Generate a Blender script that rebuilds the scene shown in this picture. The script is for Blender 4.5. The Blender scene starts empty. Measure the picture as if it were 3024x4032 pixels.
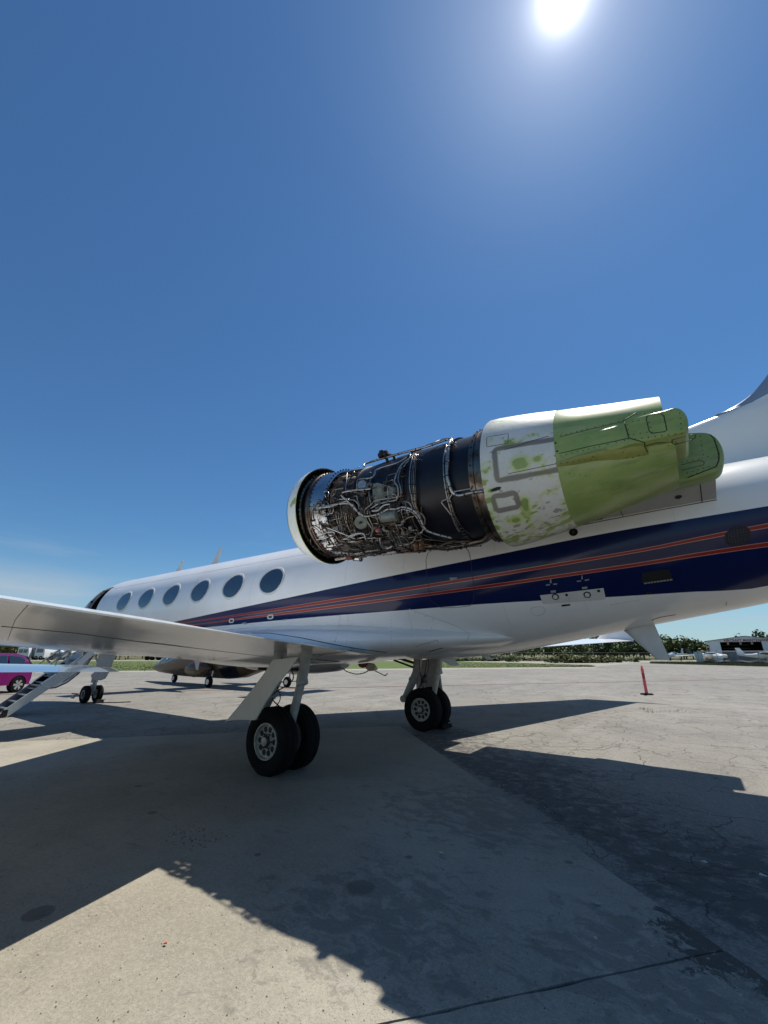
import bpy, bmesh, math, random
from mathutils import Vector, Matrix
from mathutils.bvhtree import BVHTree
V = Vector
rnd = random.Random(7)
SC = bpy.context.scene
COL = SC.collection
# ------------------------------------------------------------------ camera, sun, sky, exposure
CAM = V((18.562970, -6.662461, 1.559082)); YAW, PITCH, ROLL, FPX = 0.6123585, 0.3302124, 0.0023537, 1625.3445
FW = V((-math.sin(YAW)*math.cos(PITCH), math.cos(YAW)*math.cos(PITCH), math.sin(PITCH)))
r0 = FW.cross(V((0, 0, 1))).normalized(); u0 = r0.cross(FW)
RT = math.cos(ROLL)*r0 + math.sin(ROLL)*u0; UP = -math.sin(ROLL)*r0 + math.cos(ROLL)*u0
cd = bpy.data.cameras.new('camera'); cam = bpy.data.objects.new('camera', cd); COL.objects.link(cam)
cd.sensor_fit = 'VERTICAL'; cd.sensor_height = 36; cd.lens = FPX/4032*36; cd.clip_end = 6000; cd.clip_start = .05
M = Matrix((RT, UP, -FW)).transposed().to_4x4(); M.translation = CAM; cam.matrix_world = M
SC.camera = cam
SUN = V((.027, .458, 1)).normalized()
EL = math.asin(SUN.z); AZ = math.atan2(SUN.x, SUN.y)
sd = bpy.data.lights.new('sun', 'SUN'); sd.energy = 4.95; sd.angle = math.radians(.5); sd.color = (1, .935, .82)
so = bpy.data.objects.new('sun', sd); COL.objects.link(so); so.rotation_euler = SUN.to_track_quat('Z', 'Y').to_euler()
so.location = (0, 0, 60)
W = bpy.data.worlds.new('World'); SC.world = W; W.use_nodes = True
wt = W.node_tree; wt.nodes.clear()
def wn(t, **k):
    n = wt.nodes.new(t)
    for a, b in k.items(): setattr(n, a, b)
    return n
sky = wn('ShaderNodeTexSky', sky_type='NISHITA', sun_disc=False, sun_elevation=EL, sun_rotation=AZ, altitude=0,
         air_density=1.15, dust_density=.12, ozone_density=2.2)
bg = wn('ShaderNodeBackground'); bg.inputs[1].default_value = .068
wo = wn('ShaderNodeOutputWorld')
tc = wn('ShaderNodeTexCoord')
dot = wn('ShaderNodeVectorMath', operation='DOT_PRODUCT'); dot.inputs[1].default_value = SUN
wt.links.new(tc.outputs['Generated'], dot.inputs[0])
ac = wn('ShaderNodeMath', operation='ARCCOSINE'); wt.links.new(dot.outputs['Value'], ac.inputs[0])
def expo(k, amp):
    a = wn('ShaderNodeMath', operation='MULTIPLY'); a.inputs[1].default_value = -k; wt.links.new(ac.outputs[0], a.inputs[0])
    b = wn('ShaderNodeMath', operation='EXPONENT'); wt.links.new(a.outputs[0], b.inputs[0])
    c = wn('ShaderNodeMath', operation='MULTIPLY'); c.inputs[1].default_value = amp; wt.links.new(b.outputs[0], c.inputs[0])
    return c
e1, e2 = expo(9.5, 6.5), expo(62, 60)        # the bright aureole of haze round the sun
sm = wn('ShaderNodeMath', operation='ADD'); wt.links.new(e1.outputs[0], sm.inputs[0]); wt.links.new(e2.outputs[0], sm.inputs[1])
glow = wn('ShaderNodeVectorMath', operation='SCALE'); glow.inputs[0].default_value = (1, .97, .98)
wt.links.new(sm.outputs[0], glow.inputs['Scale'])
# thin cirrus low in the sky
sep = wn('ShaderNodeSeparateXYZ'); wt.links.new(tc.outputs['Generated'], sep.inputs[0])
mp = wn('ShaderNodeMapping'); mp.inputs['Scale'].default_value = (2.2, 2.2, 15); wt.links.new(tc.outputs['Generated'], mp.inputs[0])
nz = wn('ShaderNodeTexNoise'); nz.inputs['Scale'].default_value = 1.6; nz.inputs['Detail'].default_value = 5; nz.inputs['Roughness'].default_value = .55
nz.inputs['Distortion'].default_value = .5
wt.links.new(mp.outputs[0], nz.inputs['Vector'])
cr = wn('ShaderNodeMapRange', interpolation_type='SMOOTHSTEP'); cr.inputs[1].default_value = .5; cr.inputs[2].default_value = .78
wt.links.new(nz.outputs['Fac'], cr.inputs[0])
b1 = wn('ShaderNodeMapRange', interpolation_type='SMOOTHSTEP'); b1.inputs[1].default_value = .34; b1.inputs[2].default_value = .1
wt.links.new(sep.outputs['Z'], b1.inputs[0])
cm = wn('ShaderNodeMath', operation='MULTIPLY'); wt.links.new(cr.outputs[0], cm.inputs[0]); wt.links.new(b1.outputs[0], cm.inputs[1])
# one broader streak beyond the nose
sdir = V((-.958, .215, .165)).normalized()
sdt = wn('ShaderNodeVectorMath', operation='DOT_PRODUCT'); sdt.inputs[1].default_value = sdir; wt.links.new(tc.outputs['Generated'], sdt.inputs[0])
sr = wn('ShaderNodeMapRange', interpolation_type='SMOOTHSTEP'); sr.inputs[1].default_value = .985; sr.inputs[2].default_value = .999
wt.links.new(sdt.outputs['Value'], sr.inputs[0])
sz = wn('ShaderNodeMapRange', interpolation_type='SMOOTHSTEP'); sz.inputs[1].default_value = .16; sz.inputs[2].default_value = .12; wt.links.new(sep.outputs['Z'], sz.inputs[0])
szb = wn('ShaderNodeMapRange', interpolation_type='SMOOTHSTEP'); szb.inputs[1].default_value = .05; szb.inputs[2].default_value = .10; wt.links.new(sep.outputs['Z'], szb.inputs[0])
m2 = wn('ShaderNodeMath', operation='MULTIPLY'); wt.links.new(sr.outputs[0], m2.inputs[0]); wt.links.new(sz.outputs[0], m2.inputs[1])
m3 = wn('ShaderNodeMath', operation='MULTIPLY'); wt.links.new(m2.outputs[0], m3.inputs[0]); wt.links.new(szb.outputs[0], m3.inputs[1])
m4 = wn('ShaderNodeMath', operation='MULTIPLY'); wt.links.new(m3.outputs[0], m4.inputs[0]); wt.links.new(nz.outputs['Fac'], m4.inputs[1])
m5 = wn('ShaderNodeMath', operation='MULTIPLY'); wt.links.new(m4.outputs[0], m5.inputs[0]); m5.inputs[1].default_value = .75
ma = wn('ShaderNodeMath', operation='MULTIPLY_ADD'); ma.inputs[1].default_value = .28; wt.links.new(cm.outputs[0], ma.inputs[0]); wt.links.new(m5.outputs[0], ma.inputs[2])
ma.use_clamp = True
tint = wn('ShaderNodeMix', data_type='RGBA', blend_type='MULTIPLY'); tint.inputs['Factor'].default_value = 1
tint.inputs['B'].default_value = (.59, .965, 1.26, 1)
wt.links.new(sky.outputs[0], tint.inputs['A'])
cl = wn('ShaderNodeMix', data_type='RGBA'); cl.inputs['B'].default_value = (6.6, 7.1, 7.8, 1)
wt.links.new(ma.outputs[0], cl.inputs['Factor']); wt.links.new(tint.outputs['Result'], cl.inputs['A'])
hz = wn('ShaderNodeMapRange'); hz.inputs[1].default_value = .26; hz.inputs[2].default_value = 0; wt.links.new(sep.outputs['Z'], hz.inputs[0])
hp = wn('ShaderNodeMath', operation='POWER'); hp.inputs[1].default_value = 2.2; wt.links.new(hz.outputs[0], hp.inputs[0])
hq = wn('ShaderNodeMath', operation='MULTIPLY'); hq.inputs[1].default_value = .6; wt.links.new(hp.outputs[0], hq.inputs[0])
hm = wn('ShaderNodeMix', data_type='RGBA'); hm.inputs['B'].default_value = (6.6, 8.4, 10.2, 1); wt.links.new(hq.outputs[0], hm.inputs['Factor']); wt.links.new(cl.outputs['Result'], hm.inputs['A'])
ad = wn('ShaderNodeVectorMath', operation='ADD'); wt.links.new(hm.outputs['Result'], ad.inputs[0]); wt.links.new(glow.outputs[0], ad.inputs[1])
wt.links.new(ad.outputs[0], bg.inputs[0]); wt.links.new(bg.outputs[0], wo.inputs[0])
SC.view_settings.view_transform = 'Standard'; SC.view_settings.look = 'None'; SC.view_settings.gamma = 1
SC.view_settings.exposure = 0.12; SC.view_settings.use_curve_mapping = False
SC.render.engine = 'CYCLES'
SC.cycles.max_bounces = 8; SC.cycles.sample_clamp_indirect = 6

# ------------------------------------------------------------------ helpers
def ray(u, v): return (RT*((u-1512)/FPX) - UP*((v-2016)/FPX) + FW).normalized()
def onplane(u, v, ax, val):
    d = ray(u, v); return CAM + d*((val-CAM[ax])/d[ax])
def G(u, v, z=0): return onplane(u, v, 2, z)
def far(u, dist, z=0):
    """ground point in the direction of column u at a given distance ahead"""
    d = ray(u, 2575); f = V((-math.sin(YAW), math.cos(YAW), 0)); d = V((d.x, d.y, 0)); return V((CAM.x, CAM.y, 0)) + d*(dist/d.dot(f)) + V((0, 0, z))

class MB:
    """collects shapes (world coordinates) and links them as one mesh object"""
    def __init__(s): s.v = []; s.f = []; s.m = []; s.uv = {}
    def add(s, vs, fs, mi=0):
        o = len(s.v); s.v += [V(p) for p in vs]; s.f += [[i+o for i in f] for f in fs]; s.m += [mi]*len(fs); return o
    def box(s, c, d, R=None, mi=0):
        c = V(c); h = V(d)/2; vs = []
        for x in (-1, 1):
            for y in (-1, 1):
                for z in (-1, 1):
                    p = V((x*h.x, y*h.y, z*h.z)); vs.append(c + (R @ p if R else p))
        s.add(vs, [(0, 1, 3, 2), (4, 6, 7, 5), (0, 4, 5, 1), (2, 3, 7, 6), (0, 2, 6, 4), (1, 5, 7, 3)], mi)
    def tube(s, pts, r, n=8, mi=0, cap=True):
        pts = [V(p) for p in pts]; N = len(pts); rs = r if isinstance(r, (list, tuple)) else [r]*N
        t0 = (pts[1]-pts[0]).normalized(); a = t0.orthogonal().normalized(); vs = []
        for i, p in enumerate(pts):
            t = (pts[min(i+1, N-1)]-pts[max(i-1, 0)]).normalized()
            a = (a - t*a.dot(t));  a = a.normalized() if a.length > 1e-6 else t.orthogonal().normalized()
            b = t.cross(a)
            for k in range(n):
                q = 2*math.pi*k/n; vs.append(p + (a*math.cos(q)+b*math.sin(q))*rs[i])
        fs = [(i*n+k, i*n+(k+1) % n, (i+1)*n+(k+1) % n, (i+1)*n+k) for i in range(N-1) for k in range(n)]
        if cap: fs += [tuple(range(n))[::-1], tuple((N-1)*n+k for k in range(n))]
        s.add(vs, fs, mi)
    def lathe(s, c, ax, prof, n=40, mi=0, close=False, mis=None):
        """prof: (along, radius) list"""
        c = V(c); ax = V(ax).normalized(); a = ax.orthogonal().normalized(); b = ax.cross(a); vs = []
        for (t, r) in prof:
            for k in range(n):
                q = 2*math.pi*k/n; vs.append(c + ax*t + (a*math.cos(q)+b*math.sin(q))*r)
        P = len(prof); o = len(s.v); s.v += vs
        for i in range(P if close else P-1):
            for k in range(n):
                j = (i+1) % P
                s.f.append([o+i*n+k, o+i*n+(k+1) % n, o+j*n+(k+1) % n, o+j*n+k]); s.m.append(mis[i] if mis else mi)
    def loft(s, rings, closed=True, mi=0, capa=True, capb=True):
        n = len(rings[0]); vs = [V(p) for r in rings for p in r]; fs = []
        for i in range(len(rings)-1):
            for k in range(n if closed else n-1):
                fs.append((i*n+k, i*n+(k+1) % n, (i+1)*n+(k+1) % n, (i+1)*n+k))
        if closed and capa: fs.append(tuple(range(n))[::-1])
        if closed and capb: fs.append(tuple((len(rings)-1)*n+k for k in range(n)))
        s.add(vs, fs, mi)
    def prism(s, pts, d, mi=0):
        """polygon extruded by vector d"""
        n = len(pts); d = V(d); vs = [V(p) for p in pts] + [V(p)+d for p in pts]
        s.add(vs, [tuple(range(n))[::-1], tuple(range(n, 2*n))] + [(i, (i+1) % n, n+(i+1) % n, n+i) for i in range(n)], mi)
    def build(s, name, mats, parent=None, smooth=True, bevel=0, auto=True, uv=None):
        me = bpy.data.meshes.new(name)
        off = ROOT(parent)
        me.from_pydata([tuple(p-off) for p in s.v], [], s.f)
        for m in (mats if isinstance(mats, (list, tuple)) else [mats]): me.materials.append(m)
        me.polygons.foreach_set('material_index', s.m)
        if smooth: me.polygons.foreach_set('use_smooth', [True]*len(s.f))
        if uv:
            l = me.uv_layers.new(name='UVMap'); d = []
            for p in me.polygons:
                for vi in p.vertices: d += list(uv[vi])
            l.data.foreach_set('uv', d)
        bm = bmesh.new(); bm.from_mesh(me)
        bmesh.ops.recalc_face_normals(bm, faces=bm.faces); bm.to_mesh(me); bm.free()
        if smooth and auto: me.set_sharp_from_angle(angle=math.radians(38))
        me.update()
        o = bpy.data.objects.new(name, me); COL.objects.link(o)
        if parent: o.parent = parent
        if bevel:
            b = o.modifiers.new('bevel', 'BEVEL'); b.width = bevel; b.segments = 2; b.limit_method = 'ANGLE'
        return o
class Each:
    """builds every tube or strip as an object of its own"""
    def __init__(s, name, m, par): s.a = (name, m, par); s.v = []
    def tube(s, *a, **k): mb = MB(); mb.tube(*a, **k); mb.build(*s.a, auto=False)
    def build(s, *a, **k): pass
def ROOT(o):
    p = V((0, 0, 0))
    while o: p = p + o.location; o = o.parent
    return p
def empty(name, loc, label, cat, group=None):
    o = bpy.data.objects.new(name, None); COL.objects.link(o); o.location = loc; o.empty_display_size = .3
    o['label'] = label; o['category'] = cat
    if group: o['group'] = group
    return o
def tag(o, label=None, cat=None, group=None, kind=None):
    for k, v in (('label', label), ('category', cat), ('group', group), ('kind', kind)):
        if v: o[k] = v
    return o
def copy_tree(o, parent=None):
    c = o.copy(); COL.objects.link(c); c.parent = parent
    for ch in list(o.children): copy_tree(ch, c)
    return c
def smoothline(P, k=5):
    P = [V(p) for p in P]
    if len(P) < 3: return P
    out = []
    for i in range(len(P)-1):
        p0 = P[max(i-1, 0)]; p1 = P[i]; p2 = P[i+1]; p3 = P[min(i+2, len(P)-1)]
        for j in range(k):
            t = j/k
            out.append(.5*((2*p1)+(p2-p0)*t+(2*p0-5*p1+4*p2-p3)*t*t+(3*p1-p0-3*p2+p3)*t**3))
    out.append(P[-1]); return out
def lerp_tab(T, x):
    if x <= T[0][0]: return T[0][1]
    for (a, b), (c, d) in zip(T, T[1:]):
        if x <= c: return b+(d-b)*(x-a)/(c-a)
    return T[-1][1]
def smooth_tab(T, x):
    n = len(T)
    if x <= T[0][0]: return T[0][1]
    if x >= T[-1][0]: return T[-1][1]
    for i in range(n-1):
        if x <= T[i+1][0]:
            x0, y0 = T[i]; x1, y1 = T[i+1]
            m0 = (T[i+1][1]-T[i-1][1])/(T[i+1][0]-T[i-1][0]) if i > 0 else (y1-y0)/(x1-x0)
            m1 = (T[i+2][1]-y0)/(T[i+2][0]-x0) if i+2 < n else (y1-y0)/(x1-x0)
            h = x1-x0; t = (x-x0)/h
            return (2*t**3-3*t*t+1)*y0+(t**3-2*t*t+t)*h*m0+(-2*t**3+3*t*t)*y1+(t**3-t*t)*h*m1

# ------------------------------------------------------------------ materials
def mat(name, col, rough=.5, metal=0, spec=.5, coat=0, var=0, vs=6, bump=0, bs=60, ior=None, vcol=None, vlo=.4, vhi=.65, detail=6, emis=None, scl=None):
    m = bpy.data.materials.new(name); m.use_nodes = True; t = m.node_tree; b = t.nodes['Principled BSDF']
    b.inputs['Base Color'].default_value = (*col, 1); b.inputs['Roughness'].default_value = rough; b.inputs['Metallic'].default_value = metal
    b.inputs['Specular IOR Level'].default_value = spec
    if coat: b.inputs['Coat Weight'].default_value = coat; b.inputs['Coat Roughness'].default_value = .06
    if emis: b.inputs['Emission Color'].default_value = (*col, 1); b.inputs['Emission Strength'].default_value = emis
    if var or vcol or bump:
        g = t.nodes.new('ShaderNodeTexCoord'); src = g.outputs['Object']
        if scl:
            q = t.nodes.new('ShaderNodeMapping'); q.inputs['Scale'].default_value = scl; t.links.new(src, q.inputs[0]); src = q.outputs[0]
    if var or vcol:
        n = t.nodes.new('ShaderNodeTexNoise'); n.inputs['Scale'].default_value = vs; n.inputs['Detail'].default_value = detail; n.inputs['Roughness'].default_value = .6
        t.links.new(src, n.inputs['Vector'])
        r = t.nodes.new('ShaderNodeMapRange'); r.inputs[1].default_value = vlo; r.inputs[2].default_value = vhi; t.links.new(n.outputs['Fac'], r.inputs[0])
        x = t.nodes.new('ShaderNodeMix'); x.data_type = 'RGBA'; t.links.new(r.outputs[0], x.inputs['Factor'])
        x.inputs['A'].default_value = (*[c*(1-var) for c in col], 1); x.inputs['B'].default_value = (*(vcol or [min(1, c*(1+var)) for c in col]), 1)
        t.links.new(x.outputs['Result'], b.inputs['Base Color'])
        rr = t.nodes.new('ShaderNodeMapRange'); rr.inputs[3].default_value = max(.02, rough*.85); rr.inputs[4].default_value = min(1, rough*1.2)
        t.links.new(n.outputs['Fac'], rr.inputs[0]); t.links.new(rr.outputs[0], b.inputs['Roughness'])
    if bump:
        n2 = t.nodes.new('ShaderNodeTexNoise'); n2.inputs['Scale'].default_value = bs; n2.inputs['Detail'].default_value = 4; t.links.new(src, n2.inputs['Vector'])
        bb = t.nodes.new('ShaderNodeBump'); bb.inputs['Strength'].default_value = 1; bb.inputs['Distance'].default_value = bump; t.links.new(n2.outputs['Fac'], bb.inputs['Height'])
        t.links.new(bb.outputs[0], b.inputs['Normal'])
        if coat: t.links.new(bb.outputs[0], b.inputs['Coat Normal'])
    return m
class NT:
    """tiny node builder for the larger materials"""
    def __init__(s, name, rough=.8):
        s.m = bpy.data.materials.new(name); s.m.use_nodes = True; s.t = s.m.node_tree; s.b = s.t.nodes['Principled BSDF']; s.b.inputs['Roughness'].default_value = rough
    def n(s, ty, **k):
        x = s.t.nodes.new(ty)
        for a, b in k.items(): setattr(x, a, b)
        return x
    def put(s, sock, v):
        if hasattr(v, 'links') or isinstance(v, bpy.types.NodeSocket): s.t.links.new(v, sock)
        else: sock.default_value = v
    def math(s, op, a, b=0., c=None, clamp=False):
        x = s.n('ShaderNodeMath', operation=op, use_clamp=clamp); s.put(x.inputs[0], a); s.put(x.inputs[1], b)
        if c is not None: s.put(x.inputs[2], c)
        return x.outputs[0]
    def coord(s, k='Object'): return s.n('ShaderNodeTexCoord').outputs[k]
    def mapp(s, vec, scale=(1, 1, 1), rot=(0, 0, 0), loc=(0, 0, 0)):
        x = s.n('ShaderNodeMapping'); s.put(x.inputs[0], vec); x.inputs['Scale'].default_value = scale; x.inputs['Rotation'].default_value = rot; x.inputs['Location'].default_value = loc; return x.outputs[0]
    def noise(s, vec, sc, det=5, rough=.6, dist=0):
        x = s.n('ShaderNodeTexNoise'); s.put(x.inputs['Vector'], vec); x.inputs['Scale'].default_value = sc; x.inputs['Detail'].default_value = det
        x.inputs['Roughness'].default_value = rough; x.inputs['Distortion'].default_value = dist; return x.outputs['Fac']
    def step(s, v, lo, hi, a=0., b=1., smooth=True):
        x = s.n('ShaderNodeMapRange', interpolation_type='SMOOTHSTEP' if smooth else 'LINEAR'); s.put(x.inputs[0], v)
        x.inputs[1].default_value = lo; x.inputs[2].default_value = hi; x.inputs[3].default_value = a; x.inputs[4].default_value = b; return x.outputs[0]
    def mix(s, f, a, b, mode='MIX'):
        x = s.n('ShaderNodeMix', data_type='RGBA', blend_type=mode); s.put(x.inputs['Factor'], f)
        for k, v in (('A', a), ('B', b)):
            if isinstance(v, tuple): x.inputs[k].default_value = (*v, 1)
            else: s.t.links.new(v, x.inputs[k])
        return x.outputs['Result']
    def xyz(s, v): x = s.n('ShaderNodeSeparateXYZ'); s.put(x.inputs[0], v); return x.outputs
    def voro(s, vec, sc, feat='F1', rnd_=1):
        x = s.n('ShaderNodeTexVoronoi', feature=feat); s.put(x.inputs['Vector'], vec); x.inputs['Scale'].default_value = sc; x.inputs['Randomness'].default_value = rnd_; return x
    def bump(s, h, d, prev=None):
        x = s.n('ShaderNodeBump'); x.inputs['Distance'].default_value = d; s.put(x.inputs['Height'], h)
        if prev: s.t.links.new(prev, x.inputs['Normal'])
        s.t.links.new(x.outputs[0], s.b.inputs['Normal']); return x.outputs[0]
    def color(s, c): s.t.links.new(c, s.b.inputs['Base Color'])

m_white = mat('white_paint', (.86, .86, .845), .18, spec=.5, coat=.15, var=.04, vs=.8, bump=.0006, bs=3)
m_white2 = mat('satin_white_paint', (.62, .62, .59), .35, var=.06, vs=5)
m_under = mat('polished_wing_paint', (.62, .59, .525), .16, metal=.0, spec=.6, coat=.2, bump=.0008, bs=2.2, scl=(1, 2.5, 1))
m_blue = mat('navy_paint', (.006, .012, .070), .14, spec=.32, coat=.08, bump=.0012, bs=2.2)
m_red = mat('red_stripe_paint', (.26, .012, .010), .18, spec=.3, coat=.0, bump=.001, bs=2.2)
m_pin = mat('pink_pinstripe', (.45, .20, .16), .2, coat=.5)
m_glass = mat('window_glass', (.018, .032, .05), .04, spec=.8, coat=1)
m_rub = mat('tyre_rubber', (.006, .006, .007), .8, spec=.2, var=.2, vs=14, bump=.0006, bs=90)
m_black = mat('black_rubber_and_gap_shade', (.006, .006, .007), .6)  # near black for hoses and seals, and for shade painted into openings
m_dark = mat('dark_grey_metal', (.05, .043, .037), .42, metal=.6, var=.35, vs=9, bump=.002, bs=30)
m_dark2 = mat('sooty_black_metal', (.024, .019, .015), .5, metal=.4, var=.4, vs=14, bump=.002, bs=60)
m_barrel = mat('navy_black_composite', (.006, .007, .013), .36, spec=.35, var=.3, vs=5, bump=.001, bs=40)
m_barreltop = m_barrel
m_silver = mat('bright_bare_metal', (.46, .46, .46), .2, metal=1, var=.12, vs=5, bump=.002, bs=7)
m_brushed = mat('stained_bare_metal', (.30, .255, .21), .33, metal=1, var=.3, vs=9, vcol=(.11, .075, .055), vlo=.42, vhi=.62, bump=.002, bs=14)
m_pipe = mat('steel_pipe', (.38, .36, .335), .28, metal=.85, var=.2, vs=20)
m_pipe2 = mat('dull_steel_pipe', (.17, .13, .10), .34, metal=.8, var=.3, vs=20)
m_pipe3 = mat('white_wrapped_harness', (.42, .41, .385), .6, var=.2, vs=30)
m_cast = mat('grey_green_casting', (.18, .2, .175), .48, metal=.25, var=.22, vs=9, bump=.001, bs=50)
m_rust = mat('rust_red_seal', (.16, .032, .018), .6, var=.3, vs=20)
m_pinkcap = mat('pink_cap', (.6, .16, .15), .5)
m_copper = mat('copper_plate', (.3, .15, .07), .4, metal=.6, var=.3, vs=20)
m_strut = mat('grey_gear_paint', (.36, .365, .35), .38, var=.16, vs=9, bump=.0006, bs=40)
m_rim = mat('wheel_rim_paint', (.40, .385, .345), .42, metal=.2, var=.2, vs=18)
m_door = mat('cream_door_paint', (.56, .55, .50), .3, spec=.5, var=.06, vs=2.5, bump=.0008, bs=5)
m_greybelly = mat('grey_fairing_paint', (.36, .365, .36), .3, var=.1, vs=3)
m_pylon = mat('warm_grey_paint', (.40, .385, .37), .38, var=.07, vs=3)
m_rivet = mat('rivet_mark', (.1, .105, .1), .5, metal=.3)
m_rivetg = mat('green_rivet_mark', (.05, .08, .03), .6)
m_seam = mat('panel_gap', (.03, .03, .035), .6)
# ------------------------------------------------------------------ ground
def m_asphalt():
    k = NT('weathered_asphalt', .85); c = k.coord()
    big = k.noise(c, .12, 5, .6); mid = k.noise(c, .9, 6, .65); fine = k.noise(c, 34, 5, .75); grit = k.noise(c, 110, 3, .7)
    col = k.mix(k.step(big, .35, .65), (.1800, .1696, .1504), (.2520, .2384, .2096))
    col = k.mix(k.step(mid, .42, .66, 0, .75), col, (.1320, .1240, .1120))
    col = k.mix(k.step(fine, .44, .62, 0, .6), col, (.3360, .3200, .2840))
    col = k.mix(k.step(grit, .50, .66, 0, .55), col, (.0880, .0840, .0760))
    col = k.mix(k.step(k.noise(c, 7, 6, .75), .5, .68, 0, .45), col, (.1280, .1216, .1080))
    # long faint streaks where surface was rolled
    st = k.noise(k.mapp(c, (.5, .04, 1), (0, 0, math.radians(-49))), 3.0, 4, .6)
    col = k.mix(k.step(st, .5, .72, 0, .35), col, (.2960, .2840, .2560))
    # tar and oil dirt where the pad meets the asphalt
    x = k.xyz(c)
    def spot(px, py, sx, sy, rot=0):
        q = k.mapp(c, (1/sx, 1/sy, 0), (0, 0, 0), (-px/sx, -py/sy, 0)); l = k.n('ShaderNodeVectorMath', operation='LENGTH'); k.put(l.inputs[0], q); return k.step(l.outputs['Value'], 1, .1)
    s = k.math('MAXIMUM', spot(18.6, -2.1, 1.9, 1.9), spot(16.2, .2, 2.4, 1.5)); s = k.math('MAXIMUM', s, spot(14.3, 2.0, 1.5, 1.2))
    def along(d, off): l = k.n('ShaderNodeVectorMath', operation='DOT_PRODUCT'); k.put(l.inputs[0], c); l.inputs[1].default_value = d; return k.math('SUBTRACT', l.outputs['Value'], off)
    na = V((.648, .762, 0)).normalized(); nb = V((.727, -.687, 0)).normalized(); C0 = V((12.88, 2.07, 0)); ta = along(na, na.dot(C0)); tb = along(nb, nb.dot(C0))
    edge = k.math('MULTIPLY', k.math('MULTIPLY', k.step(ta, 2.4, .1), k.step(ta, -.3, 0)), k.math('MULTIPLY', k.step(tb, .2, 1.4), k.step(tb, 16, 11))); s = k.math('MAXIMUM', s, edge)
    n3 = k.noise(c, 5.5, 8, .75)
    d = k.step(k.math('ADD', n3, k.math('MULTIPLY', s, .30)), .64, .82)
    col = k.mix(k.math('MULTIPLY', d, .82), col, (.0600, .0560, .0544))
    # cracks
    w = k.n('ShaderNodeVectorMath', operation='MULTIPLY_ADD'); nc = k.n('ShaderNodeTexNoise'); nc.inputs['Scale'].default_value = 1.6; nc.inputs['Detail'].default_value = 6; k.put(nc.inputs['Vector'], c)
    k.put(w.inputs[0], nc.outputs['Color']); w.inputs[1].default_value = (.9, .9, 0); k.put(w.inputs[2], c)
    e1 = k.voro(w.outputs[0], .6, 'DISTANCE_TO_EDGE').outputs['Distance']
    e2 = k.voro(w.outputs[0], 1.9, 'DISTANCE_TO_EDGE').outputs['Distance']
    c1 = k.step(e1, .0, .008, 1, 0); c2 = k.math('MULTIPLY', k.step(e2, 0, .013, 1, 0), k.step(k.noise(c, .33, 3), .44, .54))
    cr = k.math('MAXIMUM', c1, c2); cr = k.math('MULTIPLY', cr, k.step(k.noise(c, .7, 4), .32, .46))
    col = k.mix(k.math('MULTIPLY', cr, .6), col, (.0480, .0440, .0384))
    k.color(col)
    h = k.math('SUBTRACT', k.math('ADD', k.math('MULTIPLY', fine, .5), k.math('MULTIPLY', grit, .35)), k.math('MULTIPLY', cr, 2.2))
    k.bump(h, .006); return k.m
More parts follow.
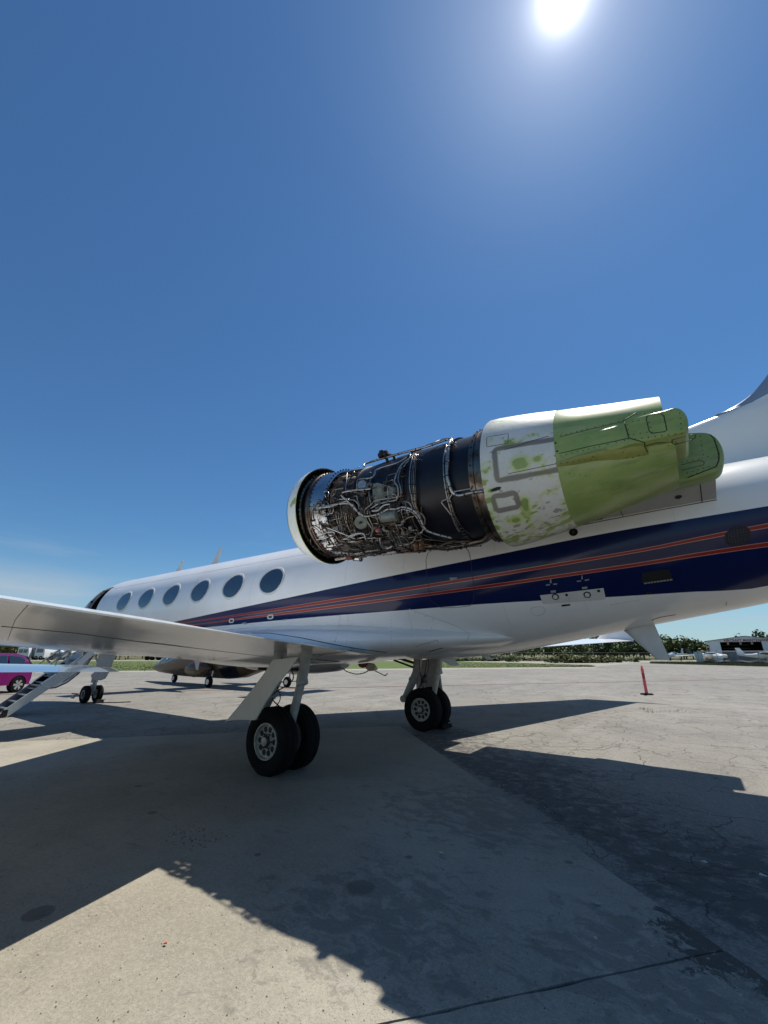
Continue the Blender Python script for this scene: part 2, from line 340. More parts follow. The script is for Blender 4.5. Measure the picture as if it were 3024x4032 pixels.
def m_concrete(seed):
    k = NT('worn_concrete', .8); c = k.coord(); cc = k.mapp(c, loc=(seed*3.1, seed*1.7, 0))
    big = k.noise(cc, .55, 5, .6); mid = k.noise(c, 3.1, 6, .7); fine = k.noise(c, 48, 4, .75); grit = k.noise(c, 130, 3, .7)
    col = k.mix(k.step(big, .35, .68), (.2720, .2496, .2000), (.3760, .3480, .2880))
    col = k.mix(k.step(mid, .46, .72, 0, .4), col, (.2000, .1880, .1600))
    # broom texture streaks
    br = k.noise(k.mapp(c, (1, 9, 1), (0, 0, math.radians(46))), 7, 4, .6)
    col = k.mix(k.step(br, .52, .75, 0, .28), col, (.2080, .1920, .1640))
    col = k.mix(k.step(fine, .40, .68, 0, .42), col, (.4480, .4240, .3600))
    col = k.mix(k.step(grit, .50, .66, 0, .55), col, (.1280, .1200, .1000))
    sc = k.noise(k.mapp(c, (14, .35, 1), (0, 0, math.radians(20))), 2.4, 4, .6); col = k.mix(k.step(sc, .70, .76, 0, .25), col, (.1760, .1680, .1440))
    def spot(P, sx, sy):
        q = k.mapp(c, (1/sx, 1/sy, 0), (0, 0, 0), (-P[0]/sx, -P[1]/sy, 0)); l = k.n('ShaderNodeVectorMath', operation='LENGTH'); k.put(l.inputs[0], q); return k.step(l.outputs['Value'], 1, .1)
    # damp-looking worn film with flaked edges
    a = G(1900, 3200); b = G(1500, 3600); e = G(2500, 3800); f = G(2900, 3650)
    s = k.math('MAXIMUM', k.math('MAXIMUM', spot(a, 1.7, 1.5), spot(b, 1.2, 1.1)), k.math('MAXIMUM', spot(e, 1.0, .9), spot(f, .8, .7)))
    w = k.n('ShaderNodeVectorMath', operation='MULTIPLY_ADD'); nc = k.n('ShaderNodeTexNoise'); nc.inputs['Scale'].default_value = 5; nc.inputs['Detail'].default_value = 5; k.put(nc.inputs['Vector'], c)
    k.put(w.inputs[0], nc.outputs['Color']); w.inputs[1].default_value = (.3, .3, 0); k.put(w.inputs[2], c)
    fl = k.noise(k.mapp(w.outputs[0], (1, 1.9, 1), (0, 0, math.radians(50))), 4.6, 9, .72)
    d = k.step(k.math('ADD', fl, k.math('MULTIPLY', s, .17)), .57, .68)
    col = k.mix(k.math('MULTIPLY', d, .55), col, (.1280, .1240, .1120))
    d2 = k.step(k.math('ADD', k.noise(w.outputs[0], 9, 8, .75), k.math('MULTIPLY', k.math('MAXIMUM', spot(G(2900, 3700), .75, .9), spot(G(2560, 3250), .5, .45)), .42)), .74, .79)
    col = k.mix(k.math('MULTIPLY', d2, .85), col, (.0280, .0264, .0264))
    lt = k.step(k.noise(k.mapp(w.outputs[0], (1, 1.9, 1), (0, 0, math.radians(50)), (7, 3, 0)), 6.5, 9, .75), .56, .64)
    col = k.mix(k.math('MULTIPLY', k.math('MULTIPLY', lt, .38), k.step(s, .05, .5)), col, (.4000, .3920, .3520))
    # oil speckle and round drip stains
    v = k.voro(c, 26).outputs['Distance']; sp = k.math('MULTIPLY', k.step(v, .20, .34, 1, 0), k.step(k.math('ADD', k.noise(c, 9, 4), k.math('MULTIPLY', spot(G(760, 3300), .55, .40), .5)), .70, .82))
    col = k.mix(k.math('MULTIPLY', sp, .85), col, (.0320, .0296, .0264))
    nn = k.noise(c, 14, 4)
    for P, r in ((G(1420, 3500), .16), (G(600, 3205), .075), (G(150, 3605), .14), (G(1610, 3382), .05), (G(2240, 3402), .055), (G(1015, 3372), .05), (G(545, 3100), .07)):
        sp = k.step(k.math('ADD', spot(P, r, r), k.math('MULTIPLY', nn, .5)), .5, .8)
        col = k.mix(k.math('MULTIPLY', sp, .65), col, (.0960, .0880, .0760))
    k.color(col); k.bump(k.math('ADD', k.math('ADD', k.math('MULTIPLY', fine, .6), k.math('MULTIPLY', grit, .4)), k.math('MULTIPLY', mid, .4)), .0045); return k.m
def m_ground(name, a, b, c3, sc=.3):
    k = NT(name, .95); c = k.coord()
    col = k.mix(k.step(k.noise(c, sc, 6, .65), .38, .62), a, b); col = k.mix(k.step(k.noise(c, sc*9, 5, .7), .5, .75, 0, .7), col, c3)
    k.color(col); k.bump(k.noise(c, sc*30, 4, .7), .03); return k.m
m_asph = m_asphalt(); m_conc = m_concrete(0)
m_field = m_ground('dry_field_grass', (.1360, .1240, .0560), (.0880, .1040, .0360), (.2080, .1760, .1040), .06)
m_lawn = m_ground('mown_grass', (.0920, .1320, .0240), (.0680, .1080, .0200), (.1520, .1480, .0560), .35)
m_path = m_ground('pale_concrete_path', (.3360, .3200, .2720), (.2720, .2560, .2160), (.2240, .2080, .1680), .4)
m_gutter = m_ground('pale_gutter_concrete', (.3680, .3520, .3040), (.3040, .2880, .2480), (.2400, .2240, .1920), .7)
def sheet(name, pts, z, m, kind='structure'):
    mb = MB(); mb.add([V((p[0], p[1], z)) for p in pts], [tuple(range(len(pts)))]); o = mb.build(name, m, smooth=False)
    if o.data.polygons[0].normal.z < 0: o.data.flip_normals()
    return tag(o, kind=kind)
sheet('ground', [(-2600, -2600), (2600, -2600), (2600, 2600), (-2600, 2600)], 0-.012, m_field)
dA = V((.655, .756, 0)); dB = V((.756, -.655, 0))
E1 = V((-30.3, 5.5, 0)); E2 = V((26.6, 69.8, 0))
sheet('apron', [E1-dA*150, E1, G(600, 2641), G(1740, 2631), G(2350, 2626), G(2500, 2610), G(2700, 2616), G(3024, 2626), G(3024, 2626)+dA*120, G(3024, 2626)+dA*120+dB*220, E1-dA*150+dB*260], -.004, m_asph)
sheet('lawn', [E1-dA*150+dB*-1, E1+dB*-.1, G(600, 2640.6), G(1740, 2630.6), G(2100, 2627.4), G(2345, 2625.3), G(2300, 2619), G(2100, 2611), G(1730, 2603), G(1000, 2601.5), G(600, 2602.5), G(0, 2603), G(0, 2603)-dA*80], -.008, m_lawn)
sheet('taxi_path', [G(0, 2603)-dA*80, G(0, 2603), G(600, 2602.5), G(1000, 2601.5), G(1730, 2603), G(2100, 2611), G(2300, 2619), G(2345, 2625.3), G(2500, 2610), G(2900, 2603.5), G(3060, 2603), G(3060, 2600), G(2800, 2599.5), G(2450, 2601.5), G(2300, 2606.5), G(2100, 2604), G(1730, 2600.3), G(1000, 2599.6), G(600, 2600), G(0, 2600), G(0, 2600)-dA*80], -.0075, m_path)
sheet('gutter_strip', [E1-dA*60+dB*.05, G(600, 2640.8), G(1740, 2631), G(2345, 2626), G(2345, 2631), G(1740, 2636), G(600, 2645), E1-dA*60+dB*2.6], 0, m_gutter)
# painted lines on the apron
m_line = m_ground('faded_red_line_paint', (.1700, .0553, .0553), (.1445, .0638, .0638), (.2040, .1275, .1190), 1.2)
m_wline = m_ground('faded_white_line_paint', (.3570, .3400, .3060), (.3060, .2890, .2550), (.2550, .2380, .2125), 2.5)
def line(name, A, B, w, m, z=.0):
    A = V((A[0], A[1], 0)); B = V((B[0], B[1], 0)); t = (B-A).normalized(); n = V((-t.y, t.x, 0))*w/2
    return sheet(name, [A-n, B-n, B+n, A+n], z, m)
P0 = V((-3.9, -.9, 0)); P1 = V((22.5, 32.7, 0)); t01 = (P1-P0).normalized()
line('red_taxi_line', P0-t01*90, P1+t01*60, .2, m_line, .0005)
line('white_taxi_line', G(1180, 2778), G(1640, 2716), .045, m_wline, .0005)
line('white_taxi_line', G(2860, 2648), G(2960, 2649), .35, m_wline, .0005)
# concrete pad of cast slabs with recessed joints
pad = bpy.data.objects.new('concrete_pad', None); COL.objects.link(pad); pad['kind'] = 'structure'
Cc = V((12.88, 2.07, 0)); a_ = V((-.648, -.762, 0)).normalized(); b_ = V((.727, -.687, 0)).normalized()
L = 7.62
for i in range(4):
    for j in range(3):
        g = .0065; A = Cc + a_*(i*L+g) + b_*(j*L+g); n = 14; mb = MB(); pts = []
        rr = random.Random(i*7+j)
        for q, (d, l, o) in enumerate(((a_, L-2*g, V()), (b_, L-2*g, a_*(L-2*g)), (-a_, L-2*g, a_*(L-2*g)+b_*(L-2*g)), (-b_, L-2*g, b_*(L-2*g)))):
            for s in range(60):
                nn = d.cross(V((0, 0, 1))); pts.append(A+o+d*(l*s/60)+nn*rr.uniform(-.006, .004))
        nP = len(pts); cen = sum(pts, V())/nP
        vs = [p+V((0, 0, .012)) for p in pts]+[p*1.0+V((0, 0, -.01)) for p in pts]
        mb.add(vs, [tuple(range(nP))]+[(s, (s+1) % nP, nP+(s+1) % nP, nP+s) for s in range(nP)])
        mb.build('concrete_slab', m_conc, pad, smooth=False)
sheet('joint_bed', [Cc-a_*.0-b_*0, Cc+a_*4*L, Cc+a_*4*L+b_*3*L, Cc+b_*3*L], .001, m_seam)
# ------------------------------------------------------------------ the jet: fuselage
jet = empty('business_jet', (12.5, 0, 0), 'large white jet with navy band and red stripes, near engine stripped of its cowling', 'jet')
TOP = [(0, 2.32), (.4, 2.55), (1, 2.79), (1.6, 3.02), (2.1, 3.34), (2.6, 3.6), (3.1, 3.76), (3.6, 3.845), (4.2, 3.863), (17, 3.863), (20, 3.86), (23, 3.78), (26, 3.66), (28, 3.5)]
BOT = [(0, 2.22), (.4, 1.92), (1, 1.68), (1.8, 1.52), (3, 1.473), (15, 1.478), (15.9, 1.53), (17.0, 1.70), (18.15, 1.91), (19.45, 2.14), (22, 2.64), (25, 3.12), (28, 3.44)]
HW = [(0, .05), (.4, .40), (1, .68), (1.8, .93), (2.5, 1.07), (3.2, 1.155), (4, 1.19), (4.6, 1.196), (16.5, 1.196), (18.5, 1.12), (21, .93), (24, .58), (27, .22), (28, .08)]
def fsec(x):
    t, b, w = smooth_tab(TOP, x), smooth_tab(BOT, x), smooth_tab(HW, x)
    return t, b, w, lerp_tab([(0, .5), (15, .4983), (20, .30), (28, .30)], x)  # last: height fraction of the widest point (belly sweeps up under a round crown)
def fpt(x, z, side):
    t, b, w, fr = fsec(x); zc = (t+b)/2; 
    zc = max(zc, min(2.667, t-.02)) if x > 15 else zc
    h = (t-zc) if z > zc else (zc-b); q = max(-1, min(1, (z-zc)/h))
    return V((x, side*w*math.sqrt(max(0, 1-q*q)), z))
STT = [(6.6, 2.15), (8.73, 2.29), (12.25, 2.54), (14.66, 2.72), (16.42, 2.84), (18.04, 2.955), (18.8, 2.99), (19.49, 3.02), (22, 3.14), (28, 3.4)]
STB = [(6.6, 2.06), (8.5, 2.09), (9.83, 2.11), (12.88, 2.175), (15.27, 2.20), (16.33, 2.215), (17.92, 2.22), (18.66, 2.235), (19.34, 2.255), (22, 2.75), (28, 3.3)]
# the two red stripes: upper edge / lower edge heights measured along the hull
_tmp = []
def fus_hit(u, v):
    d = ray(u, v); lo = None
    t = 2.0
    while t < 40:
        p = CAM + d*t
        if 0 < p.x < 27.9 and p.y < 0:
            tt, bb, w, fr = fsec(p.x)
            if bb < p.z < tt and abs(p.y) <= abs(fpt(p.x, p.z, -1).y): 
                a = t-.05; b = t
                for _ in range(18):
                    m = (a+b)/2; q = CAM+d*m
                    if bb < q.z < tt and abs(q.y) <= abs(fpt(q.x, q.z, -1).y): b = m
                    else: a = m
                return CAM+d*b
        t += .05
    return None
def tabz(px): return [(lambda h: (h.x, h.z))(fus_hit(*q)) for q in px]
U1 = tabz([(900, 2424), (1200, 2377), (1900, 2264.6), (2500, 2165), (2750, 2114), (3010, 2061.5)])
U2 = tabz([(900, 2431), (1200, 2389), (1900, 2279), (2500, 2178), (2750, 2130), (3010, 2080.5)])
D1 = tabz([(900, 2440), (1200, 2398), (1900, 2304.6), (2500, 2217), (2750, 2175), (3010, 2134.5)])
D2 = tabz([(900, 2446), (1200, 2409), (1900, 2317.6), (2500, 2232), (2750, 2192), (3010, 2154.5)])
def ext(T, x):
    if x < T[0][0]: (a, b), (c, d) = T[0], T[1]; return b+(d-b)*(x-a)/(c-a)*.9
    if x > T[-1][0]: (a, b), (c, d) = T[-2], T[-1]; return d+(d-b)*(x-c)/(c-a)*.5
    return smooth_tab(T, x)
def bands(x):
    """heights splitting the side paint, top to bottom"""
    t = smooth_tab(STT, x); b = smooth_tab(STB, x); u1, u2, d1, d2 = ext(U1, x), ext(U2, x), ext(D1, x), ext(D2, x)
    p = .0065*min(1, max(.4, (x-8)/6))
    z = [t, u1, u1-p, u2+p, u2, d1, d1-p, d2+p, d2, b]
    for i in range(1, 10): z[i] = min(z[i], z[i-1]-.001)
    for i in range(8, -1, -1): z[i] = max(z[i], z[i+1]+.001)
    return z
BM = [1, 3, 2, 3, 1, 3, 2, 3, 1]      # paint of each band
DX0, DX1, DZ0, DZ1 = 3.12, 4.03, 1.62, 3.50
xs = sorted(set([0, .05, .15, .3, .5, .7, .9, 1.1, 1.3, 1.5, 1.7, 1.9, 2.1, 2.3, 2.5, 2.7, 2.9, DX0, 3.3, 3.5, 3.7, 3.9, DX1, 4.2, 4.5] + [4.5+.25*i for i in range(1, 95)]))
xs = [x for x in xs if x <= 28]
NT_, NB_ = 22, 16
rows = None; fv = []; ff = []; fm = []
def half(x, side):
    t, b, w, fr = fsec(x); zc = (t+b)/2; zc = max(zc, min(2.667, t-.02)) if x > 15 else zc
    bz = bands(x) if x > 6.6 else None
    if bz is None or x > 27: z0 = zc*.5+b*.5; bz = [z0+.03-.006*i for i in range(10)]
    pts = []
    def ang(z): 
        h = (t-zc) if z > zc else (zc-b); return math.asin(max(-1, min(1, (z-zc)/h)))
    a0 = ang(bz[0])
    for i in range(NT_):
        a = math.pi/2+(a0-math.pi/2)*i/NT_; z = zc+((t-zc) if a > 0 else (zc-b))*math.sin(a); pts.append(V((x, side*w*math.cos(a), z)))
    for z in bz: pts.append(fpt(x, z, side))
    a1 = ang(bz[-1])
    for i in range(1, NB_+1):
        a = a1+(-math.pi/2-a1)*i/NB_; z = zc+((t-zc) if a > 0 else (zc-b))*math.sin(a); pts.append(V((x, side*w*math.cos(a) if i < NB_ else 0, z)))
    return pts
HN = NT_+10+NB_
fus = MB()
for side in (-1, 1):
    o = len(fus.v); rings = [half(x, side) for x in xs]
    for r in rings: fus.v += r
    for i in range(len(xs)-1):
        xm = (xs[i]+xs[i+1])/2
        for k in range(HN-1):
            zm = (rings[i][k].z+rings[i+1][k+1].z)/2
            if side < 0 and DX0 < xm < DX1 and DZ0 < zm < DZ1: continue
            b = k-NT_; mi = BM[b] if (0 <= b < 9 and xm > 6.7 and xm < 27) else 0
            a = o+i*HN+k; fus.f.append([a, a+1, a+HN+1, a+HN]); fus.m.append(mi)
fus_o = fus.build('fuselage', [m_white, m_blue, m_red, m_pin], jet)
bm = bmesh.new(); bm.from_mesh(fus_o.data); bmesh.ops.remove_doubles(bm, verts=bm.verts, dist=.0004); bmesh.ops.recalc_face_normals(bm, faces=bm.faces); bm.to_mesh(fus_o.data); bm.free()
fus_o.data.polygons.foreach_set('use_smooth', [True]*len(fus_o.data.polygons))
class Surf:
    def __init__(s, *objs):
        vs = []; fs = []
        for o in objs:
            off = ROOT(o); k = len(vs); vs += [v.co+off for v in o.data.vertices]; fs += [[i+k for i in p.vertices] for p in o.data.polygons]
        s.t = BVHTree.FromPolygons(vs, fs)
    def hit(s, u, v, lift=0):
        l, n, i, d = s.t.ray_cast(CAM, ray(u, v))
        if l is None: return None
        if n.dot(ray(u, v)) > 0: n = -n
        return l + n*lift
    def both(s, u, v):
        l, n, i, d = s.t.ray_cast(CAM, ray(u, v))
        if l is not None and n.dot(ray(u, v)) > 0: n = -n
        return l, n
def dense(px, k=6, closed=False):
    if closed: px = px+[px[0]]
    out = []
    for (a, b), (c, d) in zip(px, px[1:]):
        for i in range(k): out.append((a+(c-a)*i/k, b+(d-b)*i/k))
    out.append(px[-1]); return out
def seam(S, px, r=.0045, k=6, closed=False, mb=None, mi=0):
    """a panel gap: thin strip following the surface"""
    P = [h for h in (S.hit(u, v, r*.1) for u, v in dense(px, k, closed)) if h]
    if len(P) > 1: mb.tube(P, r, 5, mi)
def patch(S, px, lift, mb, mi=0, k=5, thick=.004):
    """a plate following the surface, outline given where it is seen"""
    o = [S.hit(u, v, lift) for u, v in dense(px, k, True)[:-1]]; o = [p for p in o if p]
    c = sum(o, V())/len(o); cu = sum(q[0] for q in px)/len(px); cv = sum(q[1] for q in px)/len(px)
    h = S.hit(cu, cv, lift); c = h or c
    n = len(o); mids = [(p+c)/2 for p in o]
    for i, p in enumerate(dense(px, k, True)[:-1]):
        q = S.hit((p[0]+cu)/2, (p[1]+cv)/2, lift)
        if q and i < n: mids[i] = q
    nn = S.both(cu, cv)[1]*-thick
    mb.add(o+mids+[c]+[p+nn for p in o], [(i, (i+1) % n, n+(i+1) % n, n+i) for i in range(n)]+[(n+i, n+(i+1) % n, 2*n) for i in range(n)]+[(i, (i+1) % n, 2*n+1+(i+1) % n, 2*n+1+i) for i in range(n)], mi)
def dots(S, px, mb, r=.006, gap=.05, mi=0, lift=.0012, n=6):
    """row of rivets along a line"""
    P = [h for h in (S.both(u, v) for u, v in dense(px, 24)) if h[0] is not None]; acc = 0; last = None
    for p, nm in P:
        if last is not None: acc += (p-last).length
        if last is None or acc >= gap:
            acc = 0; a = nm.orthogonal().normalized(); b = nm.cross(a)
            c = p+nm*lift; o = len(mb.v); mb.v += [c]+[c-nm*lift+(a*math.cos(q)+b*math.sin(q))*r for q in [2*math.pi*i/n for i in range(n)]]
            for i in range(n): mb.f.append([o, o+1+i, o+1+(i+1) % n]); mb.m.append(mi)
        last = p
SF = Surf(fus_o)
# doorway interior, a box painted black for the shade inside
mb = MB()
t_in = []
for x in (DX0-.02, DX1+.02):
    t_in.append([V((x, -.55, 1.66)), V((x, fpt(x, 1.72, -1).y+.05, 1.66)), V((x, fpt(x, 2.4, -1).y+.05, 2.4)), V((x, fpt(x, 3.0, -1).y+.05, 3.0)), V((x, fpt(x, 3.5, -1).y+.05, 3.46)), V((x, -.55, 3.6))])
mb.add([t_in[0][0], t_in[0][5], t_in[1][5], t_in[1][0]], [(0, 1, 2, 3)])
mb.add([t_in[0][0], t_in[1][0], t_in[1][1], t_in[0][1]], [(0, 1, 2, 3)])
mb.add([t_in[0][5], t_in[1][5], t_in[1][4], t_in[0][4]], [(0, 1, 2, 3)])
for r in t_in: mb.add(r, [tuple(range(6))])
mb.build('doorway', m_black, jet, smooth=False)
mb = MB()
fr = [fpt(DX0+.04, z, -1)+V((0, .015, 0)) for z in [DZ0+(DZ1-DZ0)*i/14 for i in range(15)]]
mb.tube(fr, .035, 6); mb.tube([p+V((.05, .05, 0)) for p in fr], .02, 6)
for z in (1.95, 2.3, 2.75, 3.1): mb.box(fpt(DX0+.06, z, -1)+V((.02, .0, 0)), (.05, .05, .06), mi=1)
mb.tube([fpt(x, DZ1-.02, -1)+V((0, .02, 0)) for x in [DX0+(DX1-DX0)*i/8 for i in range(9)]], .018, 6)
mb.build('door_frame', [m_strut, m_black], jet)
# cockpit side and front glazing (dark panes ahead of the door)
def hullpatch(x0, x1, z0, z1, name, m, side=-1, lift=.006, rnd_=.0, nx=8, nz=6, skew=0):
    mb = MB(); g = []
    for i in range(nx+1):
        for j in range(nz+1):
            x = x0+(x1-x0)*i/nx; z = z0+(z1-z0)*j/nz; x += skew*(z-z0)
            p = fpt(x, min(z, smooth_tab(TOP, x)-.01), side); q = fpt(x, z-.02, side); n = V((0, side, .35)).normalized(); g.append(p+n*lift)
    mb.add(g, [(i*(nz+1)+j, i*(nz+1)+j+1, (i+1)*(nz+1)+j+1, (i+1)*(nz+1)+j) for i in range(nx) for j in range(nz)])
    return mb.build(name, m, jet)
for sd_ in (-1, 1):
    hullpatch(1.95, 2.45, 2.72, 3.12, 'cockpit_window', m_glass, sd_, skew=.2)
    hullpatch(2.5, 2.95, 2.74, 3.14, 'cockpit_window', m_glass, sd_, skew=.1)
hullpatch(1.45, 2.0, 2.72, 2.98, 'windscreen', m_glass, -1, skew=.9, nz=3)
# cabin windows: six ovals each side, frame proud of the hull, pane recessed
WX = [5.6896+1.2514*i for i in range(6)]; WZ = 2.94
def window(x, side):
    f = MB(); g = MB(); N = 40
    rg = lambda a, b, l, dn=0: [(lambda p: p+V((0, side*l*.96, l*.25)))(fpt(x+a*math.cos(2*math.pi*k/N), WZ+b*math.sin(2*math.pi*k/N), side)) for k in range(N)]
    r = [rg(.376, .296, .0), rg(.362, .282, .014), rg(.335, .254, .014), rg(.326, .245, .002)]
    f.loft(r, True, 0, False, False); ty, tx = rnd.uniform(-.006, .006), rnd.uniform(-.008, .008); tl = lambda R_: [p+V((0, side*(.004+ty*.5*(p.z-WZ)/.25+tx*.5*(p.x-x)/.3), 0)) for p in R_]
    g.loft([tl(rg(.330, .249, .0008)), tl(rg(.2, .15, .0008)), tl(rg(.08, .06, .0008))], True, 0, False, True)
    fo = f.build('cabin_window', m_white2, jet); g.build('pane', m_glass, fo); return fo
for x in WX:
    window(x, -1); window(x, 1)
# skin laps and their rivet rows, in a grey darker than the hull
mlap = mat('skin_lap_grey', (.58, .585, .58), .45)
for x in (4.9, 7.0, 9.1, 11.35, 13.9, 15.1, 16.6, 17.6, 18.7, 19.7):
    for za, zb in ((3.80, smooth_tab(STT, x)+.02), (smooth_tab(STB, x)-.02, max(smooth_tab(BOT, x)+.25, 2.0 if x < 15 else 1))):
        if zb > za: continue
        mb = MB(); mb.tube([fpt(x, za+(zb-za)*i/14, -1) for i in range(15)], .0022, 4); mb.build('skin_lap', mlap, fus_o, auto=False)
        mb = MB(); L0 = abs(za-zb)
        for i in range(int(L0/.045)):
            for dx in (-.02, .02): p = fpt(x+dx, za+(zb-za)*i*.045/L0, -1); mb.lathe(p, V((0, -1, .2)), [(0, .0045), (.0012, .0035), (.0012, .0003)], 5)
        tag(mb.build('rivet', mlap, fus_o), kind='stuff')
mb = MB(); mb.tube([fpt(4.2+.25*i, 3.45, -1) for i in range(58)], .0022, 4); mb.build('skin_lap', mlap, fus_o, auto=False)
# ------------------------------------------------------------------ wing root fairing
rings = []
for x, hw, zt, zb, e in [(8.2, .3, 1.62, 1.40, 2), (8.8, .95, 1.75, 1.33, 2.1), (9.6, 1.30, 2.0, 1.29, 2.3), (10.6, 1.40, 2.15, 1.25, 2.5), (12, 1.42, 2.15, 1.26, 2.6), (13.2, 1.40, 2.12, 1.37, 2.5),
                         (14.0, 1.34, 2.08, 1.455, 2.4), (14.8, 1.22, 2.04, 1.50, 2.2), (15.6, 1.04, 1.99, 1.56, 2.1), (16.3, .78, 1.93, 1.64, 2), (16.9, .35, 1.85, 1.75, 2)]:
    zc = (zt+zb)/2; hh = (zt-zb)/2; r = []
    for k in range(48):
        q = 2*math.pi*k/48; c, s = math.cos(q), math.sin(q)
        r.append(V((x, hw*math.copysign(abs(c)**(2/e), c), zc+hh*math.copysign(abs(s)**(2/e), s))))
    rings.append(r)
mb = MB(); mb.loft(rings); fairing = mb.build('belly_fairing', m_white, jet)
mb = MB(); rings = []
for x, hw, zb in [(9.8, .2, 1.27), (10.5, .6, 1.19), (11.5, .7, 1.155), (12.2, .66, 1.165), (12.7, .45, 1.215), (12.95, .15, 1.29)]:
    rings.append([V((x, hw*math.cos(2*math.pi*k/24), 1.36+(1.36-zb)*math.sin(2*math.pi*k/24))) for k in range(24)])
mb.loft(rings); keel = mb.build('keel_fairing', m_greybelly, jet)
# ------------------------------------------------------------------ wings
AF = [(1, 0, 0), (.93, .010, .003), (.85, .022, .006), (.75, .036, .011), (.6, .052, .020), (.45, .060, .029), (.3, .060, .034), (.18, .052, .033), (.1, .041, .028), (.05, .030, .022), (.02, .019, .015), (.005, .009, .008), (0, 0, 0)]
def wing(side, zs):
    st = [1.0, 1.3, 1.6, 2.0, 2.6, 3.4, 4.4, 5.5, 6.8, 8.2, 9.6, 10.8, 11.6, 12.0]; rings = []
    for y in st:
        le = 9.08+.585*(y-1.55); te = 14.50+.232*(y-1.6); z = 1.535+zs*(y-1.6)
        zt = z+.045; tk = 1 if y < 9 else 1
        up = [V((le+(te-le)*c, side*y, z+(zt-z)*c+u*(te-le)*(.85 if y < 4 else 1))) for c, u, l in AF]
        lo = [V((le+(te-le)*c, side*y, z+(zt-z)*c-l*(te-le)*(.62 if y < 4 else .8))) for c, u, l in AF[::-1][1:-1]]
        rings.append(up+[lo[0]]+lo[1:]+[V((te, side*y, zt-.012))])
    mb = MB(); n = len(rings[0])
    mb.loft(rings); k = len(AF)
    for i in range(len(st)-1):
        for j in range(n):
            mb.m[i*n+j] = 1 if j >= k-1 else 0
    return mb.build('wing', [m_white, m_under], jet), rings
wing_p, ringp = wing(-1, .060); wing_s, rings_ = wing(1, .044)
def winglet(side, tip):
    le = 15.19; te = 16.91; z = tip; mb = MB(); rings = []
    for f, x0, x1, yy, zz in [(0, 15.50, 16.90, 11.97, -.02), (.1, 15.68, 16.98, 12.04, .10), (.5, 16.3, 17.42, 12.2, .7), (1, 16.95, 17.92, 12.42, 1.4)]:
        r = []
        for c, u, l in AF: r.append(V((x0+(x1-x0)*c, side*(yy-u*.9*(x1-x0)), z+zz+.04)))
        for c, u, l in AF[::-1][1:-1]: r.append(V((x0+(x1-x0)*c, side*(yy+l*.9*(x1-x0)), z+zz+.04)))
        rings.append(r)
    mb.loft(rings); mb.build('winglet', m_white, jet)
winglet(-1, 2.16); winglet(1, 1.99)
SW = Surf(wing_p, wing_s, fus_o, fairing, keel)
# lines on the under wing
mb = Each('panel_gap', m_seam, wing_p)
seam(SW, [(5, 2466), (300, 2493), (542, 2526), (800, 2556), (1000, 2580), (1060, 2588)], .0032, 8, mb=mb)
seam(SW, [(1200, 2579), (1310, 2572), (1385, 2561)], .005, 6, mb=mb); seam(SW, [(1200, 2585), (1250, 2587), (1275, 2577)], .004, 4, mb=mb)
seam(SW, [(120, 2370), (60, 2440), (30, 2520)], .0022, 6, mb=mb)

# ------------------------------------------------------------------ fin and tailplane
def foil(x0, x1, z, th, y0=0, n=14):
    r = []
    for k in range(n+1):
        c = k/n; c = c*c*(3-2*c); t = th*2.6*(math.sqrt(max(0, c))*(1-c))*.62 if c < 1 else 0; r.append((x0+(x1-x0)*c, t))
    return [V((x, y0-t, z)) for x, t in r] + [V((x, y0+t, z)) for x, t in r[::-1][1:-1]]
LE = [(3.55, 14.9), (3.95, 15.9), (4.25, 17.3), (4.45, 18.45), (4.59, 19.13), (4.64, 19.40), (4.70, 19.63), (4.83, 19.87), (5.05, 20.09), (5.4, 20.36), (6.2, 21.0), (7.4, 22.05), (7.75, 22.4)]
rings = []
LE0 = LE; LE = [(p.z, p.x) for p in smoothline([V((x, 0, z)) for z, x in LE], 5)]
for z, x in LE:
    x1 = 25.6+(z-3.5)*.32; th = lerp_tab([(3.5, .34), (4.2, .27), (5, .24), (7.6, .2)], z); rings.append(foil(x, x1, z, th, n=22))
mb = MB(); mb.loft(rings); fin = mb.build('fin', m_white, jet)
mb = MB(); rings = []
for z, x in [q for q in LE if q[0] >= 4.64]:
    r = []
    for k in range(-6, 7):
        q = k/6; r.append(V((x-.012+q*q*lerp_tab([(4.64, .05), (4.7, .3), (4.9, .34), (5.4, .36)], z), (.05+.04*min(1, (z-4.6)*1.5))*math.copysign(min(1, abs(q))**.5, q)*1.35, z+.004)))
    rings.append(r)
mb.loft(rings, False); mb.build('fin_leading_edge', mat('deicing_strip', (.30, .37, .46), .25, metal=.3, coat=.3), fin)
for sd_ in (-1, 1):
    mb = MB(); rings = [[V((x, sd_*y, p.z)) for x, p in ((q.x, q) for q in foil(22.4+.45*y, 25.6+.28*y, 7.55, .13))] for y in (0, 1, 2.5, 4.0, 4.9)]
    rings = [[V((p.x, p.y, 7.72+(q.y)*.8)) for p, q in zip(r, foil(22, 25, 7.7, .16))] for r in rings]
    mb.loft(rings); mb.build('tailplane', m_white, jet)
